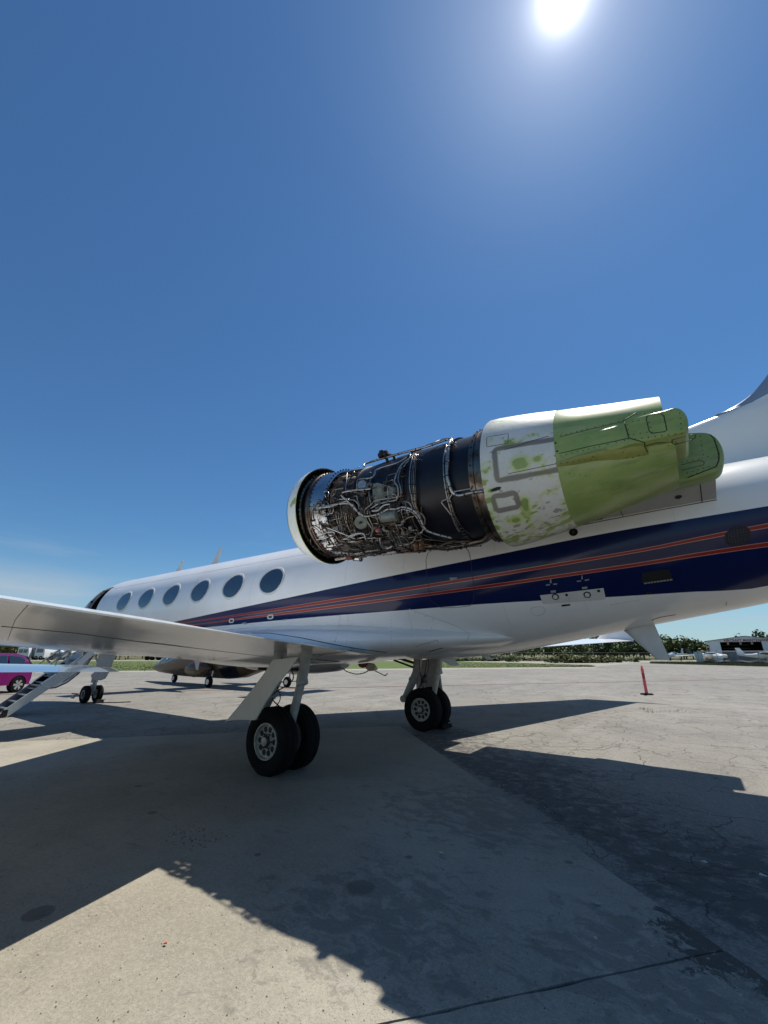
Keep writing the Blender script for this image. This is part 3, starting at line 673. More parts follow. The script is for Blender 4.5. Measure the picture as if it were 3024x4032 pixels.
# antennas
def blade(name, root, tip, th=.02, m=m_white2, fy=0):
    """root, tip: (x_front, x_back, z); thin tapered blade standing on the hull centreline"""
    mb = MB(); mb.loft([foil(root[0], root[1], root[2], th, fy, 8), foil(tip[0], tip[1], tip[2], th*.6, fy, 8)]); return mb.build(name, m, jet)
blade('antenna_blade', (5.92, 6.28, 3.84), (6.30, 6.40, 4.25)); blade('antenna_blade', (7.78, 8.16, 3.84), (8.22, 8.34, 4.40))
blade('antenna_blade', (7.64, 7.98, 1.5), (7.86, 7.96, 1.14)); blade('antenna_blade', (14.98, 15.3, 1.5), (15.24, 15.42, 1.375), .03)
blade('ventral_antenna', (17.78, 18.24, 1.98), (18.20, 18.34, 1.49), .05)
blade('antenna_blade', (15.75, 15.9, 1.56), (15.9, 16.0, 1.47), .03)
# ------------------------------------------------------------------ engine (port side, cowling off)
EO = V((16, -2.18728, 3.50102)); EA = V((.99923414, .01104896, -.03754857)).normalized()
EH = V((-math.sin(.01104897), math.cos(.01104897), 0)); EV = EA.cross(EH)
if EV.z < 0: EV = -EV
def E(s, th, r):
    """point in engine coordinates: s aft along the axis, th degrees (0 outboard, 90 up), r radius"""
    t = math.radians(th); return EO + EA*s + (-EH*math.cos(t)+EV*math.sin(t))*r
def ehit(u, v, r):
    d = ray(u, v); o = CAM-EO; dp = d-EA*d.dot(EA); op = o-EA*o.dot(EA)
    A = dp.dot(dp); B = 2*dp.dot(op); Cc_ = op.dot(op)-r*r; D = B*B-4*A*Cc_
    k = -B/2/A if D < 0 else (-B-math.sqrt(D))/2/A
    return CAM+d*k
def eng_s(p): return (p-EO).dot(EA)
# a cowling shell follows its own radii above, beside and below the axis
def shell(tab, n=64, thick=.025, th0=0, th1=360, uvs=True, inner=True):
    """tab rows: s, r_top, r_side, r_bottom"""
    mb = MB(); uv = []; full = th1-th0 >= 360
    m = n+1
    def R(row, th, off=0):
        s, a, b, c = row; q = math.radians(th); sy, cz = math.sin(q), math.cos(q); rv = a if sy > 0 else c
        return 1/math.sqrt((cz/(b-off))**2+(sy/(rv-off))**2)
    for off in ((0, thick) if inner else (0,)):
        o = len(mb.v)
        for row in tab:
            for k in range(m):
                th = th0+(th1-th0)*k/n; mb.v.append(E(row[0], th, R(row, th, off))); t2 = (th+180) % 360-180; uv.append((row[0], math.radians(th if th < 300 or not full else th)))
        for i in range(len(tab)-1):
            for k in range(n): mb.f.append([o+i*m+k, o+i*m+k+1, o+(i+1)*m+k+1, o+(i+1)*m+k]); mb.m.append(0 if off == 0 else 1)
    if inner:
        h = len(tab)*m
        for i in (0, len(tab)-1):
            for k in range(n): a = i*m+k; mb.f.append([a, a+1, h+a+1, h+a]); mb.m.append(0)
        if not full:
            for k in (0, n):
                for i in range(len(tab)-1): a = i*m+k; mb.f.append([a, a+m, h+a+m, h+a]); mb.m.append(0)
    return mb, uv
# paint of the stripped cowlings: sanded white over green primer
def m_cowl(green=False):
    k = NT('sanded_white_over_green_primer' if not green else 'green_primer', .42); uv = k.coord('UV'); x = k.xyz(uv); c = k.coord()
    prim = k.mix(k.step(k.noise(c, 1.7, 5), .35, .65), (.215, .31, .09), (.30, .40, .125))
    prim = k.mix(k.step(k.noise(c, 5, 5, .7), .56, .75, 0, .5), prim, (.34, .38, .15))
    if green:
        # rubbed, darker streaks along the airflow
        st = k.noise(k.mapp(c, (.9, 5, 5)), 2.2, 5, .6)
        col = k.mix(k.step(st, .5, .75, 0, .5), prim, (.13, .19, .065))
        col = k.mix(k.step(k.noise(k.mapp(c, (.7, 3, 3), loc=(3, 1, 0)), 2.0, 5), .5, .75, 0, .55), col, (.42, .46, .30))
        col = k.mix(k.step(k.noise(c, 38, 3, .7), .56, .7, 0, .3), col, (.12, .15, .07))
        col = k.mix(k.step(k.noise(k.mapp(c, (1, 1.4, 1.4), loc=(9, 2, 4)), 3.1, 6, .7), .6, .72, 0, .4), col, (.30, .26, .12))
        k.color(col); k.bump(k.noise(c, 4, 3), .0008); k.b.inputs['Roughness'].default_value = .34; return k.m
    white = k.mix(k.step(k.noise(c, 2.2, 5, .65), .35, .7), (.66, .67, .65), (.56, .575, .53))
    white = k.mix(k.step(k.noise(k.mapp(c, loc=(2, 7, 1)), 1.6, 6, .7), .46, .68, 0, .5), white, (.47, .53, .34))
    w = k.n('ShaderNodeVectorMath', operation='MULTIPLY_ADD'); nc = k.n('ShaderNodeTexNoise'); nc.inputs['Scale'].default_value = 9; nc.inputs['Detail'].default_value = 5; k.put(nc.inputs['Vector'], c)
    k.put(w.inputs[0], nc.outputs['Color']); w.inputs[1].default_value = (.09, .09, .09); k.put(w.inputs[2], c)
    n1 = k.noise(k.mapp(w.outputs[0], (1, 1.8, 1.8)), 5.5, 5, .55); S = x[0]; T = x[1]
    # more primer shows at the front rim, at the joints and underneath; nearly none on the clean top panels
    rim = k.step(S, 1.15, 1.30, 1, 0); joint = k.math('MULTIPLY', k.step(S, 1.68, 1.84), k.step(T, 6.15, 5.9)); low = k.step(T, 5.68, 5.15); topseam = k.math('MULTIPLY', k.step(k.math('ABSOLUTE', k.math('SUBTRACT', S, 1.49)), .07, .015), k.step(T, 5.72, 5.5))
    rimside = k.math('MULTIPLY', rim, k.step(T, .55, .25, 0, 1)); rimlow = k.math('MULTIPLY', rim, k.step(T, 6.283, 6.1))
    bias = k.math('MAXIMUM', k.math('MULTIPLY', k.math('MAXIMUM', rimside, rimlow), .17), k.math('MAXIMUM', k.math('MULTIPLY', joint, .12), k.math('MAXIMUM', k.math('MULTIPLY', low, .13), k.math('MULTIPLY', topseam, .20))))
    seamtop = k.math('MULTIPLY', k.math('MULTIPLY', k.step(k.math('ABSOLUTE', k.math('SUBTRACT', k.math('SUBTRACT', T, k.math('MULTIPLY', S, .20)), 6.19)), .10, .02), k.step(S, 1.28, 1.36)), .13)
    bias = k.math('MAXIMUM', bias, seamtop)
    val = k.math('ADD', n1, bias)
    col = k.mix(k.step(val, .54, .70, 0, .85), white, (.50, .58, .26))
    col = k.mix(k.step(val, .65, .73), col, prim)
    gs = k.noise(k.mapp(w.outputs[0], (1, 1.6, 1.6), loc=(5, 5, 5)), 11, 4, .5)
    col = k.mix(k.math('MULTIPLY', k.step(k.math('ADD', gs, k.math('MULTIPLY', low, .10)), .64, .70), .75), col, (.20, .21, .19))
    def blob(s0, t0, rs, rt):
        a = k.math('DIVIDE', k.math('SUBTRACT', S, s0), rs); b = k.math('DIVIDE', k.math('SUBTRACT', T, t0), rt)
        l = k.math('SQRT', k.math('ADD', k.math('MULTIPLY', a, a), k.math('MULTIPLY', b, b))); return k.math('ADD', l, k.math('MULTIPLY', k.math('SUBTRACT', n1, .5), 2.6))
    for q in ((1.54, 6.126, .062, .075), (1.70, 6.143, .035, .04), (1.37, 5.33, .05, .05), (1.22, 5.83, .03, .02), (1.50, 5.50, .035, .12)):
        l = blob(*q); col = k.mix(k.step(l, 2.2, 1.0, 0, .85), col, (.48, .57, .22)); col = k.mix(k.step(l, 1.15, .8), col, prim)
    def box(s0, s1, t0, t1, w_, shear=0, rad=.03):
        Ts = k.math('ADD', T, k.math('MULTIPLY', k.math('SUBTRACT', S, s0), shear))
        a = k.math('MAXIMUM', k.math('SUBTRACT', k.math('ABSOLUTE', k.math('SUBTRACT', S, (s0+s1)/2)), (s1-s0)/2-rad), 0.)
        b = k.math('MAXIMUM', k.math('SUBTRACT', k.math('MULTIPLY', k.math('ABSOLUTE', k.math('SUBTRACT', Ts, (t0+t1)/2)), .72), (t1-t0)/2*.72-rad), 0.)
        d = k.math('SUBTRACT', k.math('SQRT', k.math('ADD', k.math('MULTIPLY', a, a), k.math('MULTIPLY', b, b))), rad)
        inn = k.math('MAXIMUM', k.math('SUBTRACT', k.math('ABSOLUTE', k.math('SUBTRACT', S, (s0+s1)/2)), (s1-s0)/2-rad), k.math('SUBTRACT', k.math('MULTIPLY', k.math('ABSOLUTE', k.math('SUBTRACT', Ts, (t0+t1)/2)), .72), (t1-t0)/2*.72-rad))
        e = k.math('ABSOLUTE', k.math('ADD', k.math('MAXIMUM', d, -rad), k.math('MINIMUM', inn, 0.)))
        e = k.math('ADD', e, k.math('MULTIPLY', k.math('SUBTRACT', n1, .5), .03)); return k.step(e, w_*1.35, w_*.65)
    dl = .62
    for args, amt in (((1.30, 1.90, 5.945, 6.40, .028), 1), ((1.22, 1.445, 5.53, 5.74, .026), 1)):
        bx = box(*args)
        col = k.mix(k.math('MULTIPLY', bx, .9), col, (.16, .148, .128))
    k.color(col); k.bump(k.math('ADD', k.noise(c, 6, 3), k.math('MULTIPLY', k.step(val, .66, .69), -.4)), .0025); k.b.inputs['Coat Weight'].default_value = .1; return k.m
mc_white = m_cowl(); mc_green = m_cowl(True)
def uvfix(uv):  # keep the near side continuous: angles just above the outboard line follow on from those below
    return uv
eng = jet
# inlet cowl and lip
IN = [(-1.564, .74), (-1.64, .733), (-1.72, .712), (-1.79, .68)]
LIP = [(-1.79, .68), (-1.84, .65), (-1.875, .615), (-1.885, .59), (-1.87, .565), (-1.82, .545), (-1.7, .53), (-1.5, .525), (-1.2, .53)]
mb = MB(); mb.lathe(EO, EA, IN, 72); mb.lathe(EO, EA, [(-1.564, .74), (-1.561, .725), (-1.66, .71), (-1.76, .668)], 72, 1); 
m_inl = mat('stripped_inlet_white', (.70, .71, .69), .3, vcol=(.60, .63, .55), vs=3, vlo=.5, vhi=.75, var=.02)
inlet = mb.build('inlet_cowl', [m_inl, m_dark2], eng)
p0 = [E(s, th, .737) for s, th in ((-1.585, 6), (-1.575, -1), (-1.60, -3), (-1.625, -1), (-1.655, -6), (-1.67, -2), (-1.64, 2))]
mb = MB(); mb.add(p0, [tuple(range(7))]); [setattr(mb, 'v', [p+(p-EO-EA*(p-EO).dot(EA)).normalized()*.006 for p in mb.v])]; mb.build('primer_patch', mc_green, inlet, smooth=False)
mb = MB(); mb.lathe(EO, EA, LIP, 72); lip = mb.build('inlet_lip', m_silver, inlet)
mb = MB(); mb.lathe(EO, EA, [(-1.76, .668), (-1.755, .52), (-1.5, .51)], 72); mb.build('inlet_bulkhead', m_dark2, inlet)
mb = MB()
for k in range(40):
    th = 9*k; mb.box(E(-1.64, th, .705), (.14, .006, .02), Matrix.Rotation(0, 3, 'X'))
for k in range(14): p = E(-1.70, -100+k*16, .64); mb.box(p, (.05, .07, .05), Matrix.Rotation(k, 3, 'X'), 0)
tag(mb.build('cowl_stiffener', m_dark2, inlet), kind='stuff')
mb = MB(); mb.lathe(EO, EA, [(-1.562, .7425), (-1.574, .7425)], 72); mb.lathe(EO, EA, [(-1.792, .6815), (-1.782, .6855)], 72, 1)
mb.build('cowl_edge', [mat('pale_primer_edge', (.55, .62, .25), .5), mat('pale_primer_edge_front', (.40, .55, .2), .5)], inlet)
# fan and spinner inside the duct
mb = MB(); mb.lathe(EO, EA, [(-1.50, .01), (-1.42, .1), (-1.3, .17), (-1.22, .19)], 30)
for k in range(22):
    th = k*360/22; mb.add([E(-1.27, th, .18), E(-1.15, th+9, .18), E(-1.15, th+13, .52), E(-1.30, th+2, .52)], [(0, 1, 2, 3)])
mb.lathe(EO, EA, [(-1.1, .01), (-1.1, .53)], 30); mb.build('fan', m_dark, eng)
# fan case, silver band, dark centre, bypass duct
mb = MB()
mb.lathe(EO, EA, [(-1.76, .60), (-1.66, .61), (-1.645, .635), (-1.60, .64), (-1.585, .615), (-1.50, .625), (-1.48, .645), (-1.45, .645), (-1.44, .63), (-1.39, .63)], 72)
fancase = mb.build('fan_case', m_brushed, eng)
mb = MB(); mb.lathe(EO, EA, [(-1.395, .628), (-1.385, .636), (-1.375, .632), (-1.14, .618), (-1.13, .625), (-1.115, .625), (-1.11, .60)], 72); band = mb.build('fan_case_band', m_silver, fancase)
mb = MB(); mb.tube([E(-1.40, -12-k*4, .642) for k in range(23)], .009, 6); mb.build('seal_ring', m_rust, fancase)
mb = MB(); 
for k in range(60):
    p = E(-1.385, k*6, .642); mb.box(p, (.02, .014, .014)); p = E(-1.12, k*6+2, .632); mb.box(p, (.018, .014, .014)); p = E(-1.59, k*6+2, .642); mb.box(p, (.02, .014, .014))
tag(mb.build('bolt', m_dark, fancase), kind='stuff')
mb = MB(); mb.lathe(EO, EA, [(-1.11, .55), (-1.0, .50), (-.82, .47), (-.72, .55), (-.70, .578), (-.67, .585), (-.66, .57), (-.60, .566)], 72); mb.build('intermediate_case', m_dark2, eng)
mb = MB()
for k in range(26):
    th = k*360/26; mb.tube([E(-1.1, th, .585), E(-.92, th+7, .575), E(-.70, th+12, .56)], .014, 5)
tag(mb.build('case_strut', m_dark, eng), kind='stuff')
BR = [(-.62, .568), (-.4, .59), (-.1, .612), (.3, .624), (.75, .63), (1.0, .64)]
def bR(s): return lerp_tab(BR, s)
mb = MB(); mb.lathe(EO, EA, [(-.62, .568), (-.4, .59), (-.1, .612), (.10, .618), (.105, .632), (.125, .632), (.13, .619), (.45, .626), (.69, .629), (.695, .643), (.72, .643), (.725, .63), (1.0, .64)], 96)
duct = mb.build('bypass_duct', m_barrel, eng)
mb = MB(); mb.lathe(EO, EA, [(.97, .64), (.975, .672), (1.03, .676), (1.032, .664), (1.10, .668), (1.13, .69), (1.35, .69)], 96); flange = mb.build('duct_flange', m_brushed, eng)
mb = MB()
for k in range(36): p = E(1.0, k*10, .677); mb.lathe(p-(E(1, k*10, 0)-p).normalized()*-.002, p-EO-EA*(p-EO).dot(EA), [(0, .010), (.008, .010), (.008, .001)], 6)
tag(mb.build('bolt', m_dark2, flange), kind='stuff')
for s, off in ((.12, 0), (.71, 3)):
    mb = MB()
    for k in range(72):
        mb.box(E(s, k*5+off, bR(s)+.017), (.04, .012, .012))
    tag(mb.build('bolt', m_dark, duct), kind='stuff')
DS = Surf(duct)
# ------ pipes: traced on cylinders round the engine core
def A(x, y): return (1380+.24405*x, 1680+.24405*y)      # enlargement of the middle of the engine
def B(x, y): return (1080+.2411*x, 1800+.2411*y)        # enlargement of its front
def D(x, y): return (1680+.3134*x, 1600+.3134*y)        # enlargement of its rear
def pipe(f, pts, r=.008, lift=.05, m=m_pipe, base=None, nm='pipe', clips=0, k=5):
    P = []
    for i, q in enumerate(pts):
        u, v = f(q[0], q[1]); l = q[2] if len(q) > 2 else lift
        p = ehit(u, v, .6); s = eng_s(p); rr = (bR(s) if s > -.62 else .60)+l
        P.append(ehit(u, v, rr))
    P = smoothline(P, k); mb = MB(); r *= .85; mb.tube(P, r, 7)
    if clips:
        for i in range(clips//2+1, len(P)-1, clips):
            t = (P[i+1]-P[i-1]).normalized(); mb.lathe(P[i]-t*.005, t, [(0, r*1.02), (0, r*1.22), (.010, r*1.22), (.010, r*1.02)], 7, 1)
    return mb.build(nm, [m, m_dark2], duct, auto=False)
W1 = dict(r=.0125, m=m_pipe3, lift=.10, clips=4, nm='wiring_harness')
# the pale main harness and its branches
pipe(A, [(-150, 1110), (0, 1250), (100, 1355), (220, 1442), (350, 1435), (480, 1400), (600, 1335), (740, 1328), (830, 1300), (960, 1325), (1060, 1395), (1130, 1490), (1180, 1610), (1260, 1690), (1420, 1745), (1560, 1780), (1640, 1800)], **W1)
pipe(A, [(760, 1370), (850, 1335), (960, 1360), (1040, 1420), (1100, 1510), (1160, 1620), (1240, 1700)], r=.010, m=m_pipe, lift=.085, clips=4, nm='wiring_harness')
pipe(A, [(1180, 1640), (1150, 1700), (1080, 1745), (1050, 1790), (1000, 1860), (900, 1900), (740, 1925), (560, 1965), (420, 1990), (230, 2020), (60, 2050), (-60, 2040)], r=.011, m=m_pipe3, lift=.07, clips=4, nm='wiring_harness')
pipe(A, [(1030, 1880), (980, 1960), (880, 2000), (740, 2030), (640, 2060), (450, 2075), (250, 2085), (50, 2060)], r=.010, m=m_pipe3, lift=.06, clips=4, nm='wiring_harness')
pipe(B, [(670, 830), (820, 805), (980, 770), (1100, 745), (1220, 700), (1180, 680), (1060, 690)], r=.011, lift=.08)
pipe(B, [(700, 860), (720, 830), (900, 810), (1050, 765), (1250, 765), (1330, 850), (1400, 940), (1480, 965), (1560, 960), (1659, 945)], r=.012, m=m_pipe3, lift=.09, clips=4, nm='wiring_harness')
# long pipe over the top and the thick pipe into the rear cowl
pipe(A, [(215, 640), (235, 600), (400, 545), (600, 490), (900, 405), (1060, 365), (1260, 310), (1400, 260), (1560, 205), (1620, 195), (1640, 230)], r=.019, lift=.05, clips=7)
pipe(D, [(300, 430), (270, 540), (262, 700), (255, 850), (280, 960), (320, 1070), (400, 1120), (500, 1100), (600, 1080), (700, 1068), (760, 1062)], r=.023, lift=.045, clips=6)
pipe(D, [(0, 495), (90, 465), (200, 420), (290, 405), (320, 430), (300, 470)], r=.019, lift=.05)
pipe(D, [(350, 1072), (420, 1058), (520, 1040), (555, 1036)], r=.010, lift=.05)
pipe(D, [(320, 1100), (290, 1155), (245, 1170), (200, 1190), (195, 1220), (260, 1300), (300, 1355), (320, 1350)], r=.010, lift=.03)
for a, l, rr in ((0, .02, .011), (24, .016, .007)):   # flat bands round the duct at its rear joint
    pipe(D, [(250-a*.3, 490), (215+a, 650), (215+a, 850), (240+a, 1050), (285+a, 1250), (345+a, 1450), (405+a, 1570)], r=rr, lift=l, clips=4)
pipe(D, [(300, 1180), (340, 1330), (400, 1450), (470, 1550), (540, 1600)], r=.007, lift=.02, m=m_pipe2)
# four thin pipes round the middle joint
for i, (dx, r_) in enumerate(((0, .009), (38, .009), (62, .006), (88, .008))):
    pipe(A, [(1010+dx*.9, 440+i*3), (985+dx*.8, 560), (960+dx, 700), (950+dx, 900), (965+dx, 1050), (990+dx*.75, 1130), (1010+dx*.55, 1250), (1060+dx*.4, 1360), (1130+dx*.2, 1480)], r=r_, lift=.03+.004*i, m=m_pipe if i % 2 == 0 else m_pipe2, clips=6)
pipe(A, [(960, 505), (880, 560), (800, 650), (730, 800), (715, 900), (760, 960), (770, 1100), (740, 1180), (600, 1210), (450, 1245), (380, 1290), (290, 1350), (275, 1420)], r=.012, lift=.05)
pipe(A, [(970, 450), (940, 540), (890, 600), (860, 650)], r=.009, lift=.05)
pipe(A, [(830, 655), (800, 700), (770, 850), (800, 950), (815, 1080), (790, 1130), (560, 1165), (400, 1195), (330, 1260), (230, 1340), (235, 1410)], r=.008, lift=.05, clips=8)
pipe(A, [(345, 1357), (450, 1350), (500, 1300), (560, 1260), (640, 1250)], r=.016, lift=.08)
pipe(A, [(105, 1015), (108, 880), (160, 845), (330, 830), (380, 770), (400, 710), (500, 660), (700, 600), (800, 560), (900, 500)], r=.009, lift=.04)
pipe(A, [(0, 1050), (80, 1030), (200, 1015), (330, 1000)], r=.017, lift=.06, clips=4)
pipe(B, [(1110, 580), (1180, 560), (1380, 530), (1550, 515)], r=.016, lift=.06)
pipe(A, [(330, 800), (310, 950), (300, 1100), (330, 1250)], r=.008, lift=.03, clips=3)
pipe(A, [(240, 1450), (290, 1560), (350, 1650), (340, 1740), (360, 1870)], r=.011, lift=.08)
pipe(A, [(290, 1460), (330, 1540), (370, 1640), (350, 1720), (320, 1780)], r=.008, lift=.08)
pipe(A, [(0, 1780), (100, 1735), (190, 1715), (235, 1750), (250, 1820)], r=.017, lift=.10)
pipe(A, [(480, 1795), (495, 1880), (530, 1945), (600, 1960), (680, 1920)], r=.019, lift=.10, m=m_pipe)
pipe(A, [(860, 1210), (940, 1225), (985, 1290), (1000, 1360)], r=.007, lift=.06)
pipe(A, [(850, 1400), (960, 1380)], r=.007, lift=.06); pipe(A, [(1030, 1445), (930, 1470), (850, 1520), (830, 1560), (740, 1640), (640, 1680), (520, 1670)], r=.009, lift=.06)
pipe(A, [(850, 1390), (840, 1460), (830, 1560)], r=.007, lift=.06); pipe(A, [(820, 1590), (700, 1660), (640, 1690), (530, 1680)], r=.007, lift=.065); pipe(A, [(750, 1600), (800, 1620), (870, 1640)], r=.008, lift=.06)
pipe(A, [(1140, 1290), (1150, 1390), (1190, 1450), (1210, 1540)], r=.007, lift=.03, m=m_pipe2)
pipe(A, [(1100, 1380), (1160, 1420), (1200, 1490), (1200, 1580)], r=.010, lift=.03)
pipe(B, [(850, 1145), (1000, 1200), (1150, 1260), (1330, 1335)], r=.013, lift=.10)
pipe(B, [(590, 1180), (610, 1140), (660, 1150), (740, 1220), (850, 1300), (900, 1305)], r=.010, lift=.06)
pipe(B, [(680, 1350), (780, 1330), (890, 1305)], r=.010, lift=.08)
pipe(B, [(1000, 1550), (1100, 1555), (1300, 1580), (1400, 1575), (1560, 1600), (1659, 1610)], r=.011, m=m_pipe3, lift=.07, clips=3, nm='wiring_harness')
pipe(B, [(1210, 1310), (1290, 1260), (1420, 1240), (1480, 1270), (1500, 1340)], r=.016, lift=.11)
pipe(B, [(1050, 690), (940, 650), (990, 600), (1020, 530), (1130, 515)], r=.006, lift=.04)
pipe(B, [(880, 640), (890, 600), (870, 565), (820, 560), (800, 600), (850, 660)], r=.008, lift=.04)
pipe(B, [(1300, 640), (1350, 640), (1370, 740), (1410, 820), (1440, 850), (1380, 850)], r=.009, lift=.07)
pipe(B, [(1220, 700), (1300, 700), (1370, 770), (1380, 830), (1440, 860)], r=.007, lift=.08)
pipe(B, [(1190, 250), (1180, 400), (1165, 530)], r=.008, lift=.03)
pipe(B, [(1360, 530), (1355, 390), (1400, 360), (1560, 340), (1640, 290), (1650, 240)], r=.010, lift=.04)
pipe(B, [(1310, 240), (1240, 350), (1160, 480)], r=.012, lift=.02, m=m_pipe2)
pipe(B, [(1200, 240), (1310, 190), (1400, 160)], r=.006, lift=.05)
pipe(B, [(1280, 560), (1400, 590), (1500, 600)], r=.009, lift=.06, m=m_pipe2)
for i in range(9):    # the ladder of small vertical pipes left of the gearbox
    x = 1010+i*32; y0 = 880+14*(i % 3); pipe(B, [(x, y0), (x+8+rnd.uniform(-8, 8), y0+90), (x+30+rnd.uniform(-10, 10), y0+190), (x+75+rnd.uniform(-10, 10), y0+270+rnd.uniform(-20, 50)), (x+120, y0+360)], r=rnd.choice((.005, .006, .008)), lift=.05+.01*(i % 3), m=rnd.choice((m_pipe, m_pipe2)), clips=4)
# random runs of small pipework low on the engine, where it is thickest
def run(s0, t0, n, m, r, lift):
    P = []; s, t = s0, t0; d = rnd.choice((0, 1))
    for i in range(n):
        P.append(E(s, t, (bR(s) if s > -.6 else .585)+lift))
        if d: s += rnd.uniform(.05, .22)*rnd.choice((1, 1, -1))
        else: t += rnd.uniform(5, 17)*rnd.choice((1, -1, -1))
        s = max(-1.38, min(.18 if t > -70 else .75, s)); t = max(-128, min(10, t)); d = 1-d if rnd.random() < .8 else d
    Q = []
    for i, p in enumerate(P):     # round the bends
        if 0 < i < len(P)-1: Q += [p+(P[i-1]-p)*min(.3, .03/max(.03, (P[i-1]-p).length)), p+(P[i+1]-p)*min(.3, .03/max(.03, (P[i+1]-p).length))]
        else: Q.append(p)
    mb = MB(); mb.tube(Q, r, 6)
    for p in (Q[0], Q[-1]): mb.lathe(p+V((0, 0, -.008)), (0, 0, 1), [(0, r*.5), (0, r*1.9), (.016, r*1.9), (.016, r*.5)], 6, 1)
    return mb.build('pipe', [m, m_dark], duct, auto=False)
for i in range(205):
    t0 = rnd.choice((rnd.uniform(-125, -75), rnd.uniform(-110, -30), rnd.uniform(-80, 0)))
    run(rnd.uniform(-1.32, .1) if t0 > -85 else rnd.uniform(-1.3, .6), t0, rnd.randint(3, 7), rnd.choice((m_pipe, m_pipe, m_pipe2, m_pipe2, m_dark)), rnd.choice((.004, .005, .005, .007, .009, .012)), rnd.uniform(.01, .10))
# blocks, valves and unions among the pipes
def fitting(s, t, lift, sz, m, kind):
    p = E(s, t, (bR(s) if s > -.6 else .56)+lift); nrm = (p-EO-EA*(p-EO).dot(EA)).normalized(); mb = MB()
    R = Matrix.Rotation(rnd.uniform(0, 3), 3, nrm) @ Matrix((EA, nrm.cross(EA), nrm)).transposed()
    if kind == 0:
        mb.box(p, (sz*1.4, sz, sz*.8), R); mb.lathe(p+nrm*sz*.3, nrm, [(0, sz*.3), (sz*.35, sz*.3), (sz*.35, sz*.18), (sz*.5, sz*.18), (sz*.5, .001)], 8)
        mb.box(p+R @ V((sz*.7, 0, -.1*sz)), (sz*.3, sz*.6, sz*.3), R)
    else:
        ax = R @ V((1, .2, 0)); mb.lathe(p-ax*sz*.7, ax, [(0, .001), (0, sz*.34), (sz*.2, sz*.36), (sz*.22, sz*.5), (sz*.9, sz*.5), (sz*.93, sz*.3), (sz*1.3, sz*.28), (sz*1.3, .001)], 10)
        mb.box(p+nrm*sz*.4, (sz*.4, sz*.3, sz*.4), R)
    return mb.build('valve', m, duct)
for i in range(120):
    t = rnd.choice((rnd.uniform(-125, -80), rnd.uniform(-100, -25), rnd.uniform(-100, -25), rnd.uniform(-40, 8)))
    fitting(rnd.uniform(-1.30, .05) if t > -80 else rnd.uniform(-1.3, .5), t, rnd.uniform(.0, .06), rnd.choice((.03, .035, .045, .06, .075)), rnd.choice((m_dark, m_dark2, m_dark, m_cast, m_pipe2)), rnd.choice((0, 1)))
# the finest lines behind them, too many to pick apart
mb = MB(); _build = MB.build
for i in range(330):
    s0, t0 = rnd.uniform(-1.34, .15), rnd.uniform(-125, 4); P = []; dd = rnd.choice((0, 1)); lf = rnd.uniform(.0, .07)
    for j in range(rnd.randint(3, 6)):
        P.append(E(s0, t0, (bR(s0) if s0 > -.6 else .575)+lf+rnd.uniform(-.01, .01)))
        if dd: s0 = max(-1.36, min(.2, s0+rnd.uniform(-.16, .16)))
        else: t0 = max(-126, min(6, t0+rnd.uniform(-14, 14)))
        dd = 1-dd
    mb.tube(P, rnd.choice((.0025, .003, .004)), 4)
tag(mb.build('fine_pipework', mat('brown_steel_lines', (.20, .15, .11), .35, metal=.7, var=.4, vs=6), duct, auto=False), kind='stuff')
# gearbox housing under the core, so that the pipes hang on something
mb = MB()
for i in range(9):
    s = -1.05+i*.15; 
mb.lathe(E(-1.32, -75, .47), EA, [(0, .05), (.02, .17), (.3, .20), (.8, .20), (1.3, .16), (1.5, .05)], 20)
mb.lathe(E(-1.1, -103, .50), EA, [(0, .05), (.02, .13), (.5, .15), (1.0, .13), (1.2, .04)], 18)
mb.lathe(E(-1.0, -40, .46), EA, [(0, .05), (.02, .14), (.4, .16), (.9, .12), (1.0, .04)], 18)
mb.build('gearbox', m_dark2, duct)
def plate(f, pts, lift, depth, m, nm, holes=()):
    P = [ehit(*f(x, y), .585+lift) for x, y in pts]; c = sum(P, V())/len(P); nrm = (c-EO-EA*(c-EO).dot(EA)).normalized()
    P = [p-nrm*((p-c).dot(nrm)) for p in P]; mb = MB(); mb.prism([p-nrm*depth for p in P], nrm*depth)
    for x, y, r in holes:
        h = ehit(*f(x, y), .585+lift); h = h-nrm*((h-c).dot(nrm)); mb.lathe(h+nrm*.001, nrm, [(0, r*1.25), (.006, r*1.25), (.006, r), (.002, r)], 16); mb.lathe(h+nrm*.003, nrm, [(0, r), (0, .001)], 14, 1)
    return mb.build(nm, [m, m_black], duct, bevel=.006), c, nrm
plate(A, [(345, 930), (440, 905), (705, 980), (728, 1140), (480, 1190), (400, 1190), (355, 1110)], .05, .07, m_cast, 'bracket', [(568, 1003, .036), (595, 1115, .03)])
plate(A, [(380, 1200), (470, 1190), (480, 1330), (400, 1345)], .04, .07, m_cast, 'bracket', [(440, 1260, .03)])
for seg in ([(510, 940), (525, 1140)], [(390, 1140), (720, 1075)]): pipe(A, seg, r=.006, lift=.055, m=m_cast, nm='rib')
plate(A, [(600, 1700), (780, 1685), (880, 1890), (700, 1920)], .11, .14, m_cast, 'oil_cooler')
for k in range(4): pipe(A, [(620+45*k, 1705), (715+45*k, 1900)], r=.006, lift=.118, m=m_dark, nm='rib')
plate(A, [(800, 760), (915, 770), (940, 1160), (900, 1190), (790, 1180), (780, 1000)], .008, .01, m_barrel, 'access_cover')
plate(D, [(-18, 640), (100, 625), (92, 900), (75, 935), (-30, 950)], .006, .008, m_barrel, 'access_cover')
plate(D, [(190, 1420), (290, 1405), (330, 1440), (250, 1560)], .006, .008, m_barrel, 'access_cover')
plate(A, [(1100, 1235), (1180, 1230), (1195, 1290), (1120, 1305)], .015, .02, m_copper, 'sensor_plate')
